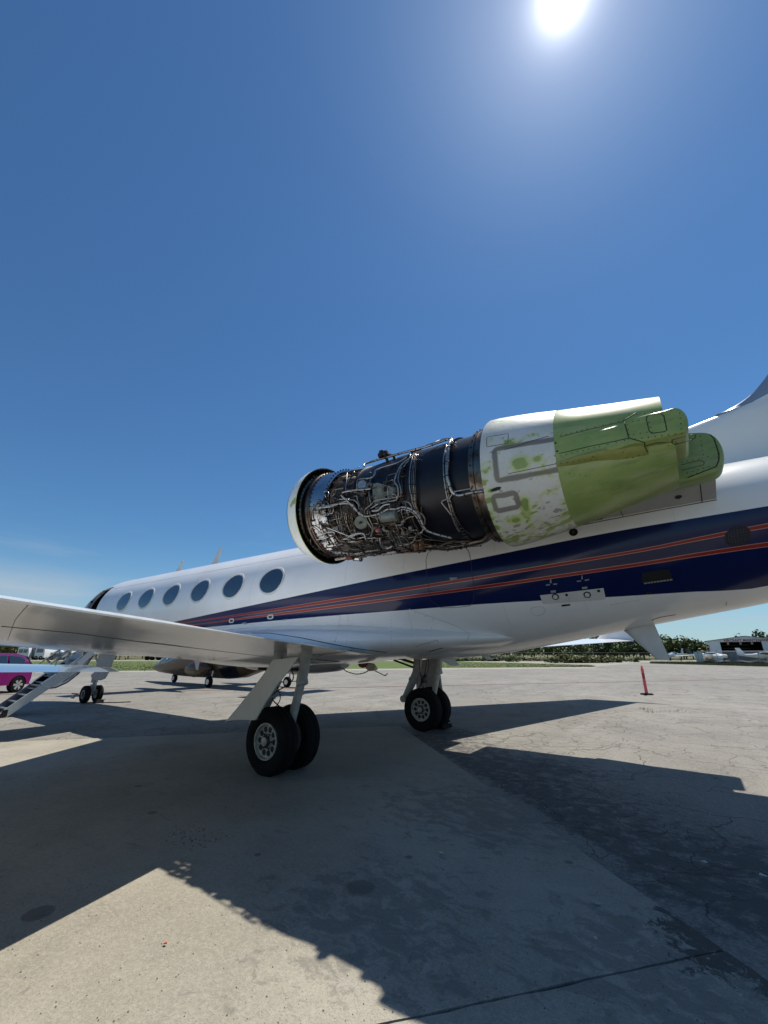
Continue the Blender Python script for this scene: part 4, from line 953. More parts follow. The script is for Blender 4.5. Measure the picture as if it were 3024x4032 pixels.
plate(B, [(880, 1180), (1080, 1110), (1110, 1190), (940, 1240)], .06, .05, m_cast, 'bracket', [(1060, 1145, .02)])
plate(B, [(490, 1210), (640, 1200), (650, 1300), (520, 1310)], .02, .06, m_dark, 'junction_box'); plate(B, [(590, 1235), (640, 1245), (638, 1285), (600, 1280)], .03, .01, m_pipe3, 'data_plate')
plate(B, [(790, 1530), (890, 1550), (885, 1570), (800, 1560)], .03, .02, m_pipe2, 'bracket')
for x0_, y0_, w_, h_ in ((590, 1340, 70, 120), (660, 1490, 120, 12), (740, 1410, 10, 80)): pipe(B, [(x0_, y0_), (x0_+w_*.1, y0_+h_), (x0_+w_, y0_+h_)], r=.006, lift=.03, nm='bracket', k=1)
# starter, pump and other round bodies
def drum(f, x, y, ax_px, r, lift, m, nm='accessory', L=None):
    p = ehit(*f(x, y), .585+lift); q = ehit(*f(*ax_px), .585+lift); ax = (q-p); L = L or ax.length; ax.normalize(); mb = MB()
    mb.lathe(p, ax, [(0, .001), (0, r*.8), (L*.06, r), (L*.1, r), (L*.12, r*.93), (L*.8, r*.93), (L*.82, r), (L*.9, r), (L, r*.55), (L, .001)], 24)
    return mb.build(nm, m, duct)
drum(A, 500, 1460, (790, 1430), .075, .09, m_cast, 'starter'); drum(A, 700, 1440, (860, 1420), .06, .07, m_dark2, 'starter')
drum(A, 560, 1860, (700, 1840), .06, .08, m_dark, 'pump'); drum(A, 1060, 1890, (1060, 1960), .035, .1, m_copper, 'drain_outlet'); drum(A, 1150, 1880, (1150, 1960), .035, .1, m_copper, 'drain_outlet')
drum(A, 960, 1700, (965, 1620), .022, .06, m_pipe3, 'sensor'); drum(A, 440, 1690, (440, 1650), .028, .14, m_pinkcap, 'pink_cap'); drum(A, 400, 1600, (420, 1640), .03, .12, m_pipe2, 'valve')
drum(B, 1000, 1670, (1180, 1640), .022, .09, m_pipe3, 'drain_pipe'); drum(B, 1190, 1630, (1300, 1620), .05, .08, m_rust, 'bellows'); drum(B, 1300, 1630, (1430, 1640), .06, .07, m_silver, 'coupling')
def disc(f, x, y, r, lift, m, nm, bolts=0, toward=.6):
    p = ehit(*f(x, y), .585+lift); nr = (p-EO-EA*(p-EO).dot(EA)).normalized(); nr = (nr*toward+(CAM-p).normalized()*(1-toward)).normalized(); mb = MB()
    mb.lathe(p, nr, [(-.03, r*.9), (0, r), (.012, r), (.014, r*.86), (.02, r*.84), (.02, .001)], 28)
    a = nr.orthogonal().normalized(); b = nr.cross(a)
    for i in range(bolts): q = 2*math.pi*i/bolts; mb.lathe(p+(a*math.cos(q)+b*math.sin(q))*r*.93, nr, [(0, r*.11), (.022, r*.11), (.022, .001)], 6, 1)
    return mb.build(nm, [m, m_dark], duct)
disc(B, 1440, 455, .068, .03, m_pipe, 'bolted_cap', 12); disc(B, 1420, 1065, .085, .10, m_cast, 'round_cover', 0, .5); disc(B, 1405, 1070, .016, .135, m_black, 'plug', 0, .5)
disc(D, 555, 1030, .045, .035, m_dark, 'borescope_port', 6); disc(D, 675, 1462, .02, .03, m_dark, 'plug', 0)
disc(A, 868, 655, .048, .012, m_dark, 'borescope_port'); disc(A, 530, 760, .075, .006, m_barrel, 'borescope_port', 8); disc(A, 715, 700, .07, .006, m_barrel, 'borescope_port', 8)
disc(B, 830, 1185, .02, .08, m_pipe, 'ring_fitting'); disc(A, 310, 960, .05, .05, m_pipe2, 'valve', 6); disc(A, 200, 1080, .04, .03, m_dark, 'valve', 5); disc(B, 1240, 860, .10, .03, m_dark2, 'valve', 9); disc(B, 1060, 600, .055, .03, m_dark2, 'valve', 5)
disc(A, 600, 1860, .05, .09, m_pipe2, 'pump', 6); disc(A, 850, 1720, .028, .09, m_pipe, 'union', 4); disc(A, 915, 1715, .024, .09, m_pipe, 'union', 4)
# lifting lug on top
p = ehit(*A(520, 450), .66); mb = MB(); mb.box(p, (.05, .10, .09)); mb.lathe(p+V((-.06, 0, .0)), (1, 0, 0), [(0, .001), (0, .035), (.035, .05), (.05, .035), (.08, .035), (.09, .05), (.13, .045), (.14, .001)], 14)
mb.tube([p+V((.05, .02, 0)), ehit(*A(700, 470), .63), ehit(*A(720, 540), .60)], .022, 6); mb.tube([p+V((.04, -.02, 0)), ehit(*A(600, 560), .59)], .022, 6); mb.build('lifting_lug', m_dark2, duct)
# fat insulated duct under the engine, running aft into the cowl
mb = MB(); mb.tube(smoothline([ehit(*A(x, y), .66) for x, y in ((1000, 1915), (1150, 1925), (1350, 1930), (1500, 1950), (1640, 1940))]+[ehit(*D(x, y), .66) for x, y in ((440, 1745), (560, 1715), (680, 1690), (760, 1650), (790, 1600))]), .042, 12)
mb.build('bleed_duct', m_brushed, duct)
mb = MB()
for x, y in ((370, 1755), (425, 1748)): p = ehit(*D(x, y), .66); mb.lathe(p-EA*.012, EA, [(0, .04), (0, .05), (.024, .05), (.024, .04)], 12)
mb.build('clamp', m_dark2, duct)
for i in range(12):
    P = [E(.0+rnd.uniform(-.1, .1)+j*.18, -88-rnd.uniform(0, 30), .62+rnd.uniform(0, .06)) for j in range(5)]; mb = MB(); mb.tube(smoothline(P, 4), rnd.choice((.006, .009, .012)), 6); mb.build('pipe', rnd.choice((m_pipe, m_pipe2, m_dark2)), duct, auto=False)
# ------ rear cowl, green tail section, side fairings
CW = [(1.139, .739, .739, .739), (1.16, .748, .748, .748), (1.25, .745, .745, .742), (1.45, .722, .73, .70), (1.65, .695, .708, .655), (1.86, .660, .678, .598)]
mb, uv = shell(CW, 96, .02, -180, 180)
uv = [(a, b if b >= -0.35 and b >= 0 else b+2*math.pi) for a, b in uv]
uv = [(a, b) for a, b in uv]
# continuous angle on the visible side: -180..180 mapped to 180..540 degrees so the outboard line is 2*pi
mb.v = mb.v; uv2 = []
for p in mb.v:
    d = p-EO; s = d.dot(EA); th = math.atan2((d-EA*s).dot(EV), -(d-EA*s).dot(EH)); uv2.append((s, th+2*math.pi))
cowl = mb.build('rear_cowl', [mc_white, m_dark2], eng, uv=uv2)
GR = [(1.852, .655, .673, .593), (1.866, .658, .676, .596), (2.1, .622, .652, .530), (2.35, .586, .622, .452), (2.6, .556, .59, .377), (2.79, .538, .565, .318)]
mb, uv = shell(GR, 72, .03, -184, 5); low = mb.build('lower_reverser_door', [mc_green, m_dark2], eng)
mb, uv = shell([(s-.0 if s < 2.7 else 2.75, a, b, c) for s, a, b, c in GR], 72, .03, 4.5, 176.5); up = mb.build('upper_reverser_door', [mc_green, m_black], eng)
mb = MB(); mb.lathe(EO, EA, [(1.9, .50), (2.3, .43), (2.65, .36), (2.66, .30), (2.3, .30)], 48); mb.build('exhaust_nozzle', m_dark2, eng)
def paddle(pts, y0, y1, name, lab=None, edge=.03):
    """rounded side fairing: outline (x,z) in a plane, thick between y0 (hull side) and y1 (skin side)"""
    P = smoothline([V((x, 0, z)) for x, z in pts], 4); P = P[:-1] if (P[0]-P[-1]).length < 1e-4 else P
    c = sum(P, V())/len(P); mb = MB(); s = 1 if y1 > y0 else -1
    ring = lambda k, y: [V((c.x+(p.x-c.x)*k, y, c.z+(p.z-c.z)*k)) for p in P]
    def inset(e, y): return [V((p.x+(c.x-p.x)/max(.01, (c-p).length)*e, y, p.z+(c.z-p.z)/max(.01, (c-p).length)*e)) for p in P]
    mb.loft([inset(0, y0), inset(0, y1-s*edge), inset(edge*.3, y1-s*edge*.3), inset(edge, y1), inset(edge*2.2, y1+s*.004)]); o = mb.build(name, mc_green, eng)
    return o
def planepts(px, y): return [(lambda p: (p.x, p.z))(onplane(u, v, 1, y)) for u, v in px]
out = planepts([(2172, 1742), (2260, 1716), (2400, 1680), (2500, 1641), (2620, 1612), (2660, 1602), (2690, 1612), (2706, 1640), (2711, 1670), (2704, 1690), (2680, 1706), (2540, 1740), (2480, 1752), (2350, 1790), (2200, 1822), (2184, 1800)], -2.82)
pad_o = paddle(out+[out[0]], -2.2, -2.82, 'side_fairing')
inn = planepts([(2500, 1740), (2640, 1702), (2700, 1696), (2780, 1694), (2820, 1712), (2845, 1752), (2854, 1797), (2848, 1828), (2825, 1850), (2780, 1866), (2706, 1888), (2560, 1920), (2500, 1900)], -1.70)
pad_i = paddle(inn+[inn[0]], -1.42, -1.66, 'side_fairing')
# yellow-green ridge (hinge fairing) under the outboard fairing
mb = MB(); rg = []
ES = Surf(low, up, pad_o, cowl)
for (u, v), h, w_ in zip([(2190, 1828), (2260, 1812), (2350, 1792), (2450, 1775), (2530, 1763), (2552, 1775)], (.004, .015, .03, .04, .04, .012), (.02, .035, .05, .06, .055, .03)):
    p, n = ES.both(u, v); 
    if p is None: continue
    p2, n2 = ES.both(u+4, v+22)
    p2 = p2 or p; t = (p2-p).normalized() if (p2-p).length > .001 else V((0, 0, -1)); n = V((0, -1, -.25)).normalized()
    rg.append([p-t*w_, p-t*w_*.6+n*h*.8, p+n*h, p+t*w_*.6+n*h*.7, p+t*w_*1.3])
mb.loft(rg, False); ridge = mb.build('hinge_fairing', mat('yellow_green_primer', (.24, .27, .075), .36, var=.15, vs=6), eng)
ES = Surf(low, up, pad_o, cowl, ridge, pad_i)
def Cz(x, y): return (2200+.42194*x, 1550+.42194*y)
def CP(L_): return [Cz(*p) for p in L_]
mb = Each('panel_gap', mat('green_panel_gap', (.03, .05, .02), .6), up)
seam(ES, CP([(600, 255), (720, 180)]), .005, 5, mb=mb); seam(ES, CP([(610, 260), (655, 415), (800, 455), (805, 500), (830, 545)]), .005, 6, mb=mb); seam(ES, CP([(0, 560), (300, 490), (500, 450), (655, 415)]), .004, 6, mb=mb)
seam(ES, CP([(820, 485), (900, 460), (1000, 455)]), .006, 5, mb=mb)
seam(ES, CP([(10, 405), (300, 330), (610, 258)]), .003, 6, mb=mb)
seam(ES, CP([(830, 200), (950, 185), (980, 205), (1010, 340), (985, 355), (870, 370), (845, 350), (815, 225)]), .004, 5, True, mb=mb)
seam(ES, CP([(1060, 430), (1250, 380), (1280, 390), (1275, 410), (1240, 430), (1080, 475), (1055, 455)]), .004, 5, True, mb=mb)
seam(ES, CP([(1140, 665), (1320, 620), (1360, 640), (1350, 665), (1150, 715)]), .003, 5, mb=mb); seam(ES, CP([(1250, 350), (1380, 355), (1450, 420), (1495, 560), (1495, 620), (1470, 680), (1200, 785)]), .006, 6, mb=mb)

mb = MB()
for L_ in ([(20, 390), (610, 245)], [(20, 580), (640, 430)], [(20, 650), (250, 620), (500, 600), (700, 595), (800, 560)], [(660, 200), (1080, 150)], [(1130, 180), (1150, 380)], [(650, 430), (1150, 370)], [(640, 290), (660, 400)], [(690, 260), (780, 245)], [(700, 380), (820, 360)], [(830, 220), (870, 360)], [(980, 210), (1010, 340)],
           [(1320, 400), (1350, 570)], [(1340, 600), (1440, 575)], [(1480, 520), (1490, 640)], [(1180, 780), (1450, 690)], [(1030, 460), (1280, 410)], [(1150, 640), (1350, 600)], [(100, 745), (250, 765)], [(320, 590), (640, 540)], [(1010, 430), (1030, 520)], [(1200, 740), (1400, 680)]):
    dots(ES, CP(L_), mb, .0065, .045)
tag(mb.build('rivet', m_rivetg, eng), kind='stuff')
mb = Each('panel_gap', m_seam, cowl)
seam(ES, [D(*p) for p in ((750, 400), (755, 510), (1020, 465), (1028, 340), (770, 385))], .003, 5, True, mb=mb)
seam(ES, [D(*p) for p in ((980, 545), (1100, 510), (1300, 440), (1530, 375))], .003, 6, mb=mb)
seam(ES, [D(*p) for p in ((1020, 850), (1300, 790), (1630, 720))], .003, 6, mb=mb)
mb = MB()
for q in ((1620, 460), (1640, 565)): dots(ES, [D(*q), D(q[0]+1, q[1]+1)], mb, .012, 9)
tag(mb.build('fastener', m_seam, eng), kind='stuff')
mb = MB(); p, n = ES.both(*D(870, 1040)); a = (EA*.97+EV*.15).normalized(); b = n.cross(a)
mb.add([p+n*.003+a*.055*math.cos(q)+b*.018*math.sin(q) for q in [2*math.pi*i/20 for i in range(20)]], [tuple(range(20))]); mb.build('drain_scoop', m_black, eng, smooth=False)
mb = MB()
for u, v, r in [(1128, 1990, 0)]: pass
# ------ pylon
mb = MB(); rings = []
for x in (14.3, 14.6, 15.4, 16.2, 16.9, 17.1, 17.7, 18.4, 19.12):
    zb = lerp_tab([(15, 3.3), (17.68, 3.10), (19.12, 3.18)], x); zt = 3.50; k = lerp_tab([(14.3, .1), (14.9, 1), (30, 1)], x); zm = 3.3
    yi = -1.0; yo = -1.95 if x < 17 else -1.52
    rings.append([V((x, yi, zm+(zb-zm)*k)), V((x, yo, zm+(zb+.14-zm)*k)), V((x, yo-.03, zm+.06)), V((x, yo, zm+(zt-zm)*k)), V((x, yi, zm+(zt-zm)*k))])
mb.loft(rings); pyl = mb.build('pylon', m_pylon, jet, smooth=False)
PS = Surf(pyl, fus_o)
mb = Each('panel_gap', m_seam, pyl); seam(PS, [(2440, 2006), (2455, 2036)], .004, 4, mb=mb); seam(PS, [(2756, 1898), (2765, 1978)], .005, 5, mb=mb)
seam(PS, [(2272, 2071), (2369, 2052), (2600, 2008), (2823, 1968)], .005, 8, mb=mb); mb.build('panel_gap', m_seam, pyl)
mb = MB(); patch(PS, [(2655, 1957), (2665, 1950), (2682, 1949), (2686, 1955), (2675, 1964), (2660, 1964)], .003, mb); mb.build('drain_hole', m_black, pyl)
for i in range(7):
    mb = MB(); u = 2298+i*11; v = 2062-i*2.4; patch(PS, [(u, v), (u+6, v-1.3), (u+8, v-10), (u+2, v-8)], .004, mb, k=2); mb.build('grille_slot', m_black, pyl)
# ------ the far-side engine, cowled, seen only as a shadow
for o in (fancase, band, flange, inlet, lip, cowl, low, up, pad_o, pad_i, duct):
    me = o.data.copy(); me.transform(Matrix.Scale(-1, 4, (0, 1, 0))); me.flip_normals(); c = bpy.data.objects.new(o.name.split('.')[0], me); COL.objects.link(c); c.parent = jet
mb = MB(); mb.box((16.72, 1.45, 3.33), (4.8, 1.0, .3)); mb.build('pylon', m_pylon, jet)
# ------------------------------------------------------------------ details on the hull
mb = Each('panel_gap', m_seam, fus_o)
def F5(x, y): return (1400+.3014*x, 1980+.3014*y)
seam(SF, [F5(*p) for p in ((940, 990), (925, 850), (920, 740), (945, 660), (1010, 610), (1100, 592))], .004, 5, mb=mb)
seam(SF, [F5(*p) for p in ((1440, 592), (1475, 625), (1495, 700), (1510, 800), (1525, 929))]+[(1868, 2320), (1864, 2370), (1850, 2385), (1800, 2392), (1735, 2393), (1716, 2378)], .004, 5, mb=mb)
seam(SF, [(1683, 2278), (1690, 2330), (1697, 2368), (1716, 2378)], .004, 5, mb=mb)
FS = Surf(fus_o, fairing)
seam(FS, [(990, 2493), (1060, 2493), (1190, 2512), (1300, 2535), (1400, 2553), (1522, 2569)], .007, 8, mb=mb)
seam(FS, [(1637, 2548), (1652, 2540), (1720, 2521), (1728, 2530)], .003, 4, mb=mb); seam(FS, [(1690, 2565), (1742, 2551)], .007, 4, mb=mb)
seam(SF, [(2568, 2443), (2575, 2438), (2600, 2430), (2660, 2420)], .004, 5, mb=mb); seam(SF, [(2858, 2384), (2861, 2370)], .003, 3, mb=mb)
m_faint = mat('faint_seam', (.50, .51, .50), .4)
mb = Each('painted_seam', m_faint, fus_o)
seam(FS, [(1340, 2420), (1337, 2445), (1325, 2510), (1318, 2528)], .004, 4, mb=mb)
seam(FS, [(1610, 2398), (1700, 2430), (1790, 2462), (1835, 2485), (1850, 2500), (1840, 2520), (1800, 2545)], .004, 6, mb=mb)
seam(SF, [(2090, 2400), (2100, 2390), (2135, 2388), (2147, 2400), (2140, 2418), (2110, 2425), (2092, 2415)], .003, 4, True, mb=mb)
seam(SF, [(2400, 2382), (2520, 2362)], .003, 4, mb=mb)

mb = MB()
def Z4(x, y): return (700+.7233*x, 2350+.7233*y)
for a, b in (((930, 82), (915, 268)), ((738, 118), (728, 232)), ((608, 140), (600, 215)), ((520, 148), (512, 195)), ((1160, 70), (1165, 290)), ((640, 200), (1150, 292)), ((240, 195), (640, 212))): dots(FS, [Z4(*a), Z4(*b)], mb, .005, .055)
for L_ in ([(1600, 2398), (1700, 2436)], [(1705, 2440), (1690, 2540)], [(1620, 2480), (1632, 2560)]): dots(FS, L_, mb, .007, .16)
for u, v in ((2137, 2368), (2200, 2362), (2240, 2358), (2300, 2352), (2372, 2345), (2320, 2322), (2150, 2350)): dots(SF, [(u, v), (u+.5, v)], mb, .008, 9, lift=.006)
for L_ in ([(900, 2462), (880, 2475)],): dots(FS, L_, mb, .005, .05)
tag(mb.build('rivet', m_rivet, jet), kind='stuff')
mb = MB(); patch(SF, [(2126, 2344), (2376, 2315), (2385, 2358), (2376, 2361), (2145, 2378), (2137, 2376)], .004, mb, k=6); plate_ = mb.build('service_panel', m_white2, jet)
def onhull(u, v, r, prof, m, nm, par=jet, n=20, lift=0):
    p, nr = SF.both(u, v); mb = MB(); mb.lathe(p+nr*lift, nr, prof(r), n); return mb.build(nm, m, par)
for u, v in ((2187, 2349), (2312, 2341)):
    onhull(u, v, .042, lambda r: [(0, r), (.006, r), (.006, r*.7), (.002, r*.7), (.002, .001)], m_black, 'vent_port', plate_, lift=.004)
    onhull(u, v, .028, lambda r: [(0, r), (.010, r), (.010, .001)], m_white2, 'vent_cap', plate_, lift=.004)
for u, v in ((2231, 2342), (2357, 2326)): onhull(u, v, .017, lambda r: [(0, r), (.006, r), (.006, .001)], m_black, 'plug', plate_, lift=.004)
onhull(2258, 2096, .052, lambda r: [(0, r), (.008, r), (.008, r*.6), (.0, r*.5), (.0, .001)], m_dark2, 'drain_port'); onhull(2258, 2096, .014, lambda r: [(0, r), (.012, r), (.012, .001)], m_pipe2, 'drain_valve')
for px in ([(2211, 2381), (2245, 2378), (2245, 2384), (2212, 2388)], [(2543, 2334), (2568, 2330), (2569, 2337), (2544, 2341)]):
    mb = MB(); patch(SF, px, .003, mb, k=3); mb.build('drain_slot', m_black, jet)
for px in ([(2168, 2326), (2188, 2324), (2189, 2332), (2169, 2334)], [(2291, 2312), (2312, 2309), (2313, 2317), (2292, 2320)], [(2166, 2281), (2170, 2281), (2172, 2295), (2165, 2296)], [(2290, 2266), (2293, 2265), (2295, 2280), (2289, 2281)],
           [(2149, 2302), (2165, 2300), (2165, 2304), (2150, 2306)], [(2178, 2298), (2194, 2297), (2192, 2302), (2178, 2302)], [(2271, 2287), (2288, 2285), (2288, 2289), (2272, 2291)], [(2302, 2283), (2320, 2280), (2318, 2285), (2303, 2287)], [(1769, 2275), (1801, 2274), (1800, 2279), (1775, 2284)],
           [(960, 2455), (974, 2454), (974, 2458), (960, 2459)], [(1114, 2439), (1132, 2437), (1133, 2441), (1114, 2443)], [(954, 2452), (970, 2450), (970, 2455), (954, 2457)]):
    mb = MB(); patch(SF, px, .003, mb, k=2); mb.build('placard', mat('placard', (.30, .31, .33), .5) if 'placard' not in bpy.data.materials else bpy.data.materials['placard'], jet)
for u, v, w_, h_ in ((912, 2444, 10, 8), (1065, 2429, 12, 8.5)):      # wing inspection lights, square with pale rims
    mb = MB(); patch(SF, [(u-w_, v-h_*.3), (u-w_*.6, v-h_), (u+w_*.7, v-h_*1.2), (u+w_, v-h_*.6), (u+w_*.95, v+h_*.5), (u+w_*.5, v+h_), (u-w_*.7, v+h_*1.1), (u-w_, v+h_*.6)], .006, mb, k=3); o = mb.build('inspection_light', m_white2, jet)
    mb = MB(); patch(SF, [(u-w_*.5, v-h_*.45), (u+w_*.55, v-h_*.6), (u+w_*.5, v+h_*.4), (u-w_*.5, v+h_*.5)], .010, mb, k=2); mb.build('lens', m_dark, o)
# round mesh intake and louvred outlets in the navy band
mb = MB(); patch(SF, [(2905+52*math.cos(q), 2110+40*math.sin(q)-.16*52*math.cos(q)) for q in [2*math.pi*i/28 for i in range(28)]], .002, mb, k=1); gi = mb.build('round_intake', m_black, jet)
m_mesh = mat('intake_mesh', (.05, .05, .08), .4, metal=.5)
mb = Each('grille_bar', m_mesh, gi)
for i in range(-4, 5):
    x = i*12; h = 39*math.sqrt(max(0, 1-(x/52)**2)); seam(SF, [(2905+x-h*.12, 2110-h-.16*x), (2905+x+h*.12, 2110+h-.16*x)], .004, 6, mb=mb)
for i in range(-3, 4):
    y = i*11; w_ = 50*math.sqrt(max(0, 1-(y/40)**2)); seam(SF, [(2905-w_, 2110+y+.16*w_), (2905+w_, 2110+y-.16*w_)], .0035, 6, mb=mb)
mb = MB(); patch(SF, [(2528, 2256), (2634, 2240), (2650, 2282), (2640, 2288), (2535, 2300), (2528, 2296)], .0025, mb, k=5); gl = mb.build('louvre_outlet', m_black, jet)
for i in range(9):
    u = 2536+i*12.6; v = 2299-i*1.75; mb = MB(); patch(SF, [(u, v), (u+9, v-1.3), (u+11, v-5), (u+1, v-5.5)], .006, mb, k=2, thick=.006); mb.build('louvre', m_strut, gl)
# ------------------------------------------------------------------ landing gear
def tyre(c, r, w, rim_r, out):
    """a wheel with its axle along y; out = side of the visible face"""
    mb = MB(); h = w/2
    prof = [(-h*.55, rim_r), (-h*.8, rim_r+.02), (-h*.98, rim_r+(r-rim_r)*.35), (-h, rim_r+(r-rim_r)*.55), (-h*.93, r-(r-rim_r)*.17), (-h*.74, r*.972), (-h*.45, r*.995)]
    for g in (-.28, 0, .28): prof += [((g-.035)*w, r), ((g-.03)*w, r-.008), ((g+.03)*w, r-.008), ((g+.035)*w, r)]
    prof += [(-a, b) for a, b in prof[:7][::-1]]
    mb.lathe(c, (0, 1, 0), prof, 64)
    for i, p in enumerate(mb.v):      # weight flattens the tread a little
        if p.z < .004: p.z = .004+(p.z-.004)*.12
    return mb
def wheel(parent, c, r, w, rim_r, out, holes=10):
    c = V(c); t = tyre(c, r, w, rim_r, out).build('tyre', m_rub, parent); f = V((0, out, 0)); h = w/2
    mb = MB(); mb.lathe(c, f, [(h*.45, rim_r), (h*.86, rim_r+.008), (h*.90, rim_r+.004), (h*.90, rim_r-.012), (h*.60, rim_r-.022), (h*.56, rim_r-.045), (h*.62, rim_r-.06), (h*.56, rim_r*.42), (h*.74, rim_r*.36), (h*.74, .001)], 56)
    mb.lathe(c, -f, [(h*.45, rim_r), (h*.86, rim_r+.008), (h*.60, rim_r-.022), (h*.4, .001)], 40)
    rm = mb.build('rim', m_rim, parent); mb = MB()
    for i in range(holes):  # holes are black discs on the rim, their shade painted in
        q = 2*math.pi*i/holes; p = c+f*(h*.605)+V((math.cos(q), 0, math.sin(q)))*rim_r*.66; mb.lathe(p, f, [(0, rim_r*.17), (.003, rim_r*.16), (.003, .001)], 14)
    tag(mb.build('lightening_hole_shade', m_black, parent), kind='stuff'); mb = MB()
    mb.lathe(c+f*h*.74, f, [(0, rim_r*.40), (.012, rim_r*.40), (.012, rim_r*.33), (.03, rim_r*.28), (.03, .001)], 6, 0); mb.lathe(c+f*h*.78, f, [(0, rim_r*.26), (.034, rim_r*.25), (.04, rim_r*.18), (.04, .001)], 20, 1)
    for i in range(6): q = 2*math.pi*i/6; mb.lathe(c+f*h*.60+V((math.cos(q), 0, math.sin(q)))*rim_r*.43, f, [(0, .012), (.02, .012), (.02, .001)], 6, 0)
    mb.build('hub', [m_dark, m_rim], parent); return t
MXg, HZ = 13.61, .405
for sd_ in (-1, 1):
    yc = sd_*2.085; g = bpy.data.objects.new('main_gear', None); COL.objects.link(g); g.parent = jet; g.location = V((MXg, yc, 0))-jet.location; g.empty_display_size = .2
    for dy in (-.215, .215):
        # the tyres keep real depth: a tyre, a dished rim with ten black discs for holes and a hub nut
        c = V((MXg, yc+dy, .423)); wobj = wheel(g, c, .424, .262, .222, -1 if dy < 0 else 1)
    mb = MB(); mb.tube([(MXg, yc-.3, .42), (MXg, yc+.3, .42)], .05, 16)
    mb.tube([(13.98, yc, 1.62), (13.90, yc, 1.18)], .078, 20); mb.tube([(13.91, yc, 1.22), (13.72, yc, .52)], .062, 20); mb.lathe(V((13.905, yc, 1.20)), V((.2, 0, -.7)), [(0, .063), (0, .086), (.07, .086), (.08, .064)], 20)
    mb.lathe(V((13.96, yc, 1.52)), V((.2, 0, -.7)), [(0, .08), (0, .098), (.06, .098), (.06, .08)], 20)
    mb.build('shock_strut', m_strut, g)
    mb = MB(); mb.tube([(13.42, yc, 1.62), (13.34, yc, 1.15), (13.18, yc, .86), (13.02, yc, .60)], [.10, .095, .085, .07], 18); mb.lathe((13.02, yc-.10, .585), (0, 1, 0), [(0, .001), (0, .075), (.2, .075), (.2, .001)], 20)
    mb.tube([(13.02, yc, .585), (13.3, yc, .47), (13.62, yc, .42)], [.06, .075, .09], 14); mb.lathe((13.26, yc, 1.0), (-.45, 0, -.8), [(0, .08), (0, .108), (.05, .108), (.05, .08)], 18)
    mb.build('trailing_arm', m_strut, g)
    mb = MB(); mb.tube([(13.3, yc, 1.35), (13.0, yc-sd_*.5, 1.5), (12.8, yc-sd_*.85, 1.42)], .03, 8); mb.tube([(13.28, yc, 1.25), (13.05, yc-sd_*.5, 1.42)], .022, 8); (mb.build('side_brace', m_dark2, g) if sd_ > 0 else None)
    for i in range(4 if sd_ > 0 else 2):
        o1 = rnd.uniform(-.07, .07); P = [V((13.45+rnd.uniform(-.05, .2), yc+o1, 1.5)), V((13.48+rnd.uniform(-.08, .15), yc+o1+rnd.uniform(-.1, .1), 1.2)), V((13.42+rnd.uniform(-.1, .2), yc+o1+rnd.uniform(-.1, .1), .95)), V((13.45+rnd.uniform(-.1, .1), yc+o1, .75)), V((13.58, yc+rnd.uniform(-.1, .1), .5))]
        mb = MB(); mb.tube(smoothline(P, 5), rnd.choice((.007, .009)), 7); mb.build('brake_hose', m_black, g, auto=False)
    mb = MB(); mb.box((13.52, yc, .98), (.07, .12, .10)); mb.box((13.56, yc+.03, 1.08), (.05, .06, .07)); (mb.build('manifold', m_dark2, g) if sd_ > 0 else None)
    if sd_ > 0:
        # door stands outboard of the wheels
        mb = MB(); o = [(lambda p: (p.x, p.z))(onplane(u, v, 1, 2.6)) for u, v in ((1632, 2604), (1716, 2590), (1724, 2612), (1733, 2660), (1742, 2724), (1700, 2738), (1640, 2720))]
        mb.prism([V((x, 2.60, z)) for x, z in o], V((0, .028, 0))); d_ = mb.build('gear_door', m_strut, g, bevel=.004)
        mb = MB(); mb.tube([V((x, 2.585, z)) for x, z in o[1:5]], .022, 6); mb.build('door_edge', m_strut, g)
    else:
        P = [onplane(u, v, 1, -2.80) for u, v in ((884, 2845), (905, 2838), (940, 2835), (975, 2835), (1004, 2836), (1048, 2760), (1095, 2690), (1140, 2635), (1171, 2587), (1120, 2593), (1073, 2598), (1040, 2650), (995, 2710), (935, 2785))]
        mb = MB(); mb.prism(P, V((0, .022, 0))); d_ = mb.build('gear_door', m_door, g, bevel=.004)
        mb = MB(); Q = [V((p.x, -2.785, p.z)) for p in P[:5]]; mb.loft([[q+V((0, 0, 0)) for q in Q], [q+V((0, .045, -.004)) for q in Q], [q+V((0, .045, .02)) for q in Q]], False); mb.build('door_lip', m_copper, g)
        mb = MB(); mb.tube([V((13.78, -2.78, 1.36)), V((13.88, -2.15, 1.34))], .02, 8); mb.build('door_link', m_dark, g)
        mb = MB(); mb.box((13.50, -2.5, .85), (.10, .12, .05)); mb.build('torque_tag', mat('yellow_tag', (.75, .62, .03), .5), g)
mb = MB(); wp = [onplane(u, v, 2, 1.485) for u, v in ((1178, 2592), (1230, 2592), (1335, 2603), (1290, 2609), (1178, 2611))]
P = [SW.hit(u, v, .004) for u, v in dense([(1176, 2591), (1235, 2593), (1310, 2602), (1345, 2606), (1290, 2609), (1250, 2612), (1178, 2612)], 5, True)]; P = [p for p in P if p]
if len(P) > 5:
    c = sum(P, V())/len(P); mb.add(P+[c], [(i, (i+1) % len(P), len(P)) for i in range(len(P))]); mb.build('wheel_well_shade', m_black, jet, smooth=False)  # flush black sheet paints in the shade of the open well
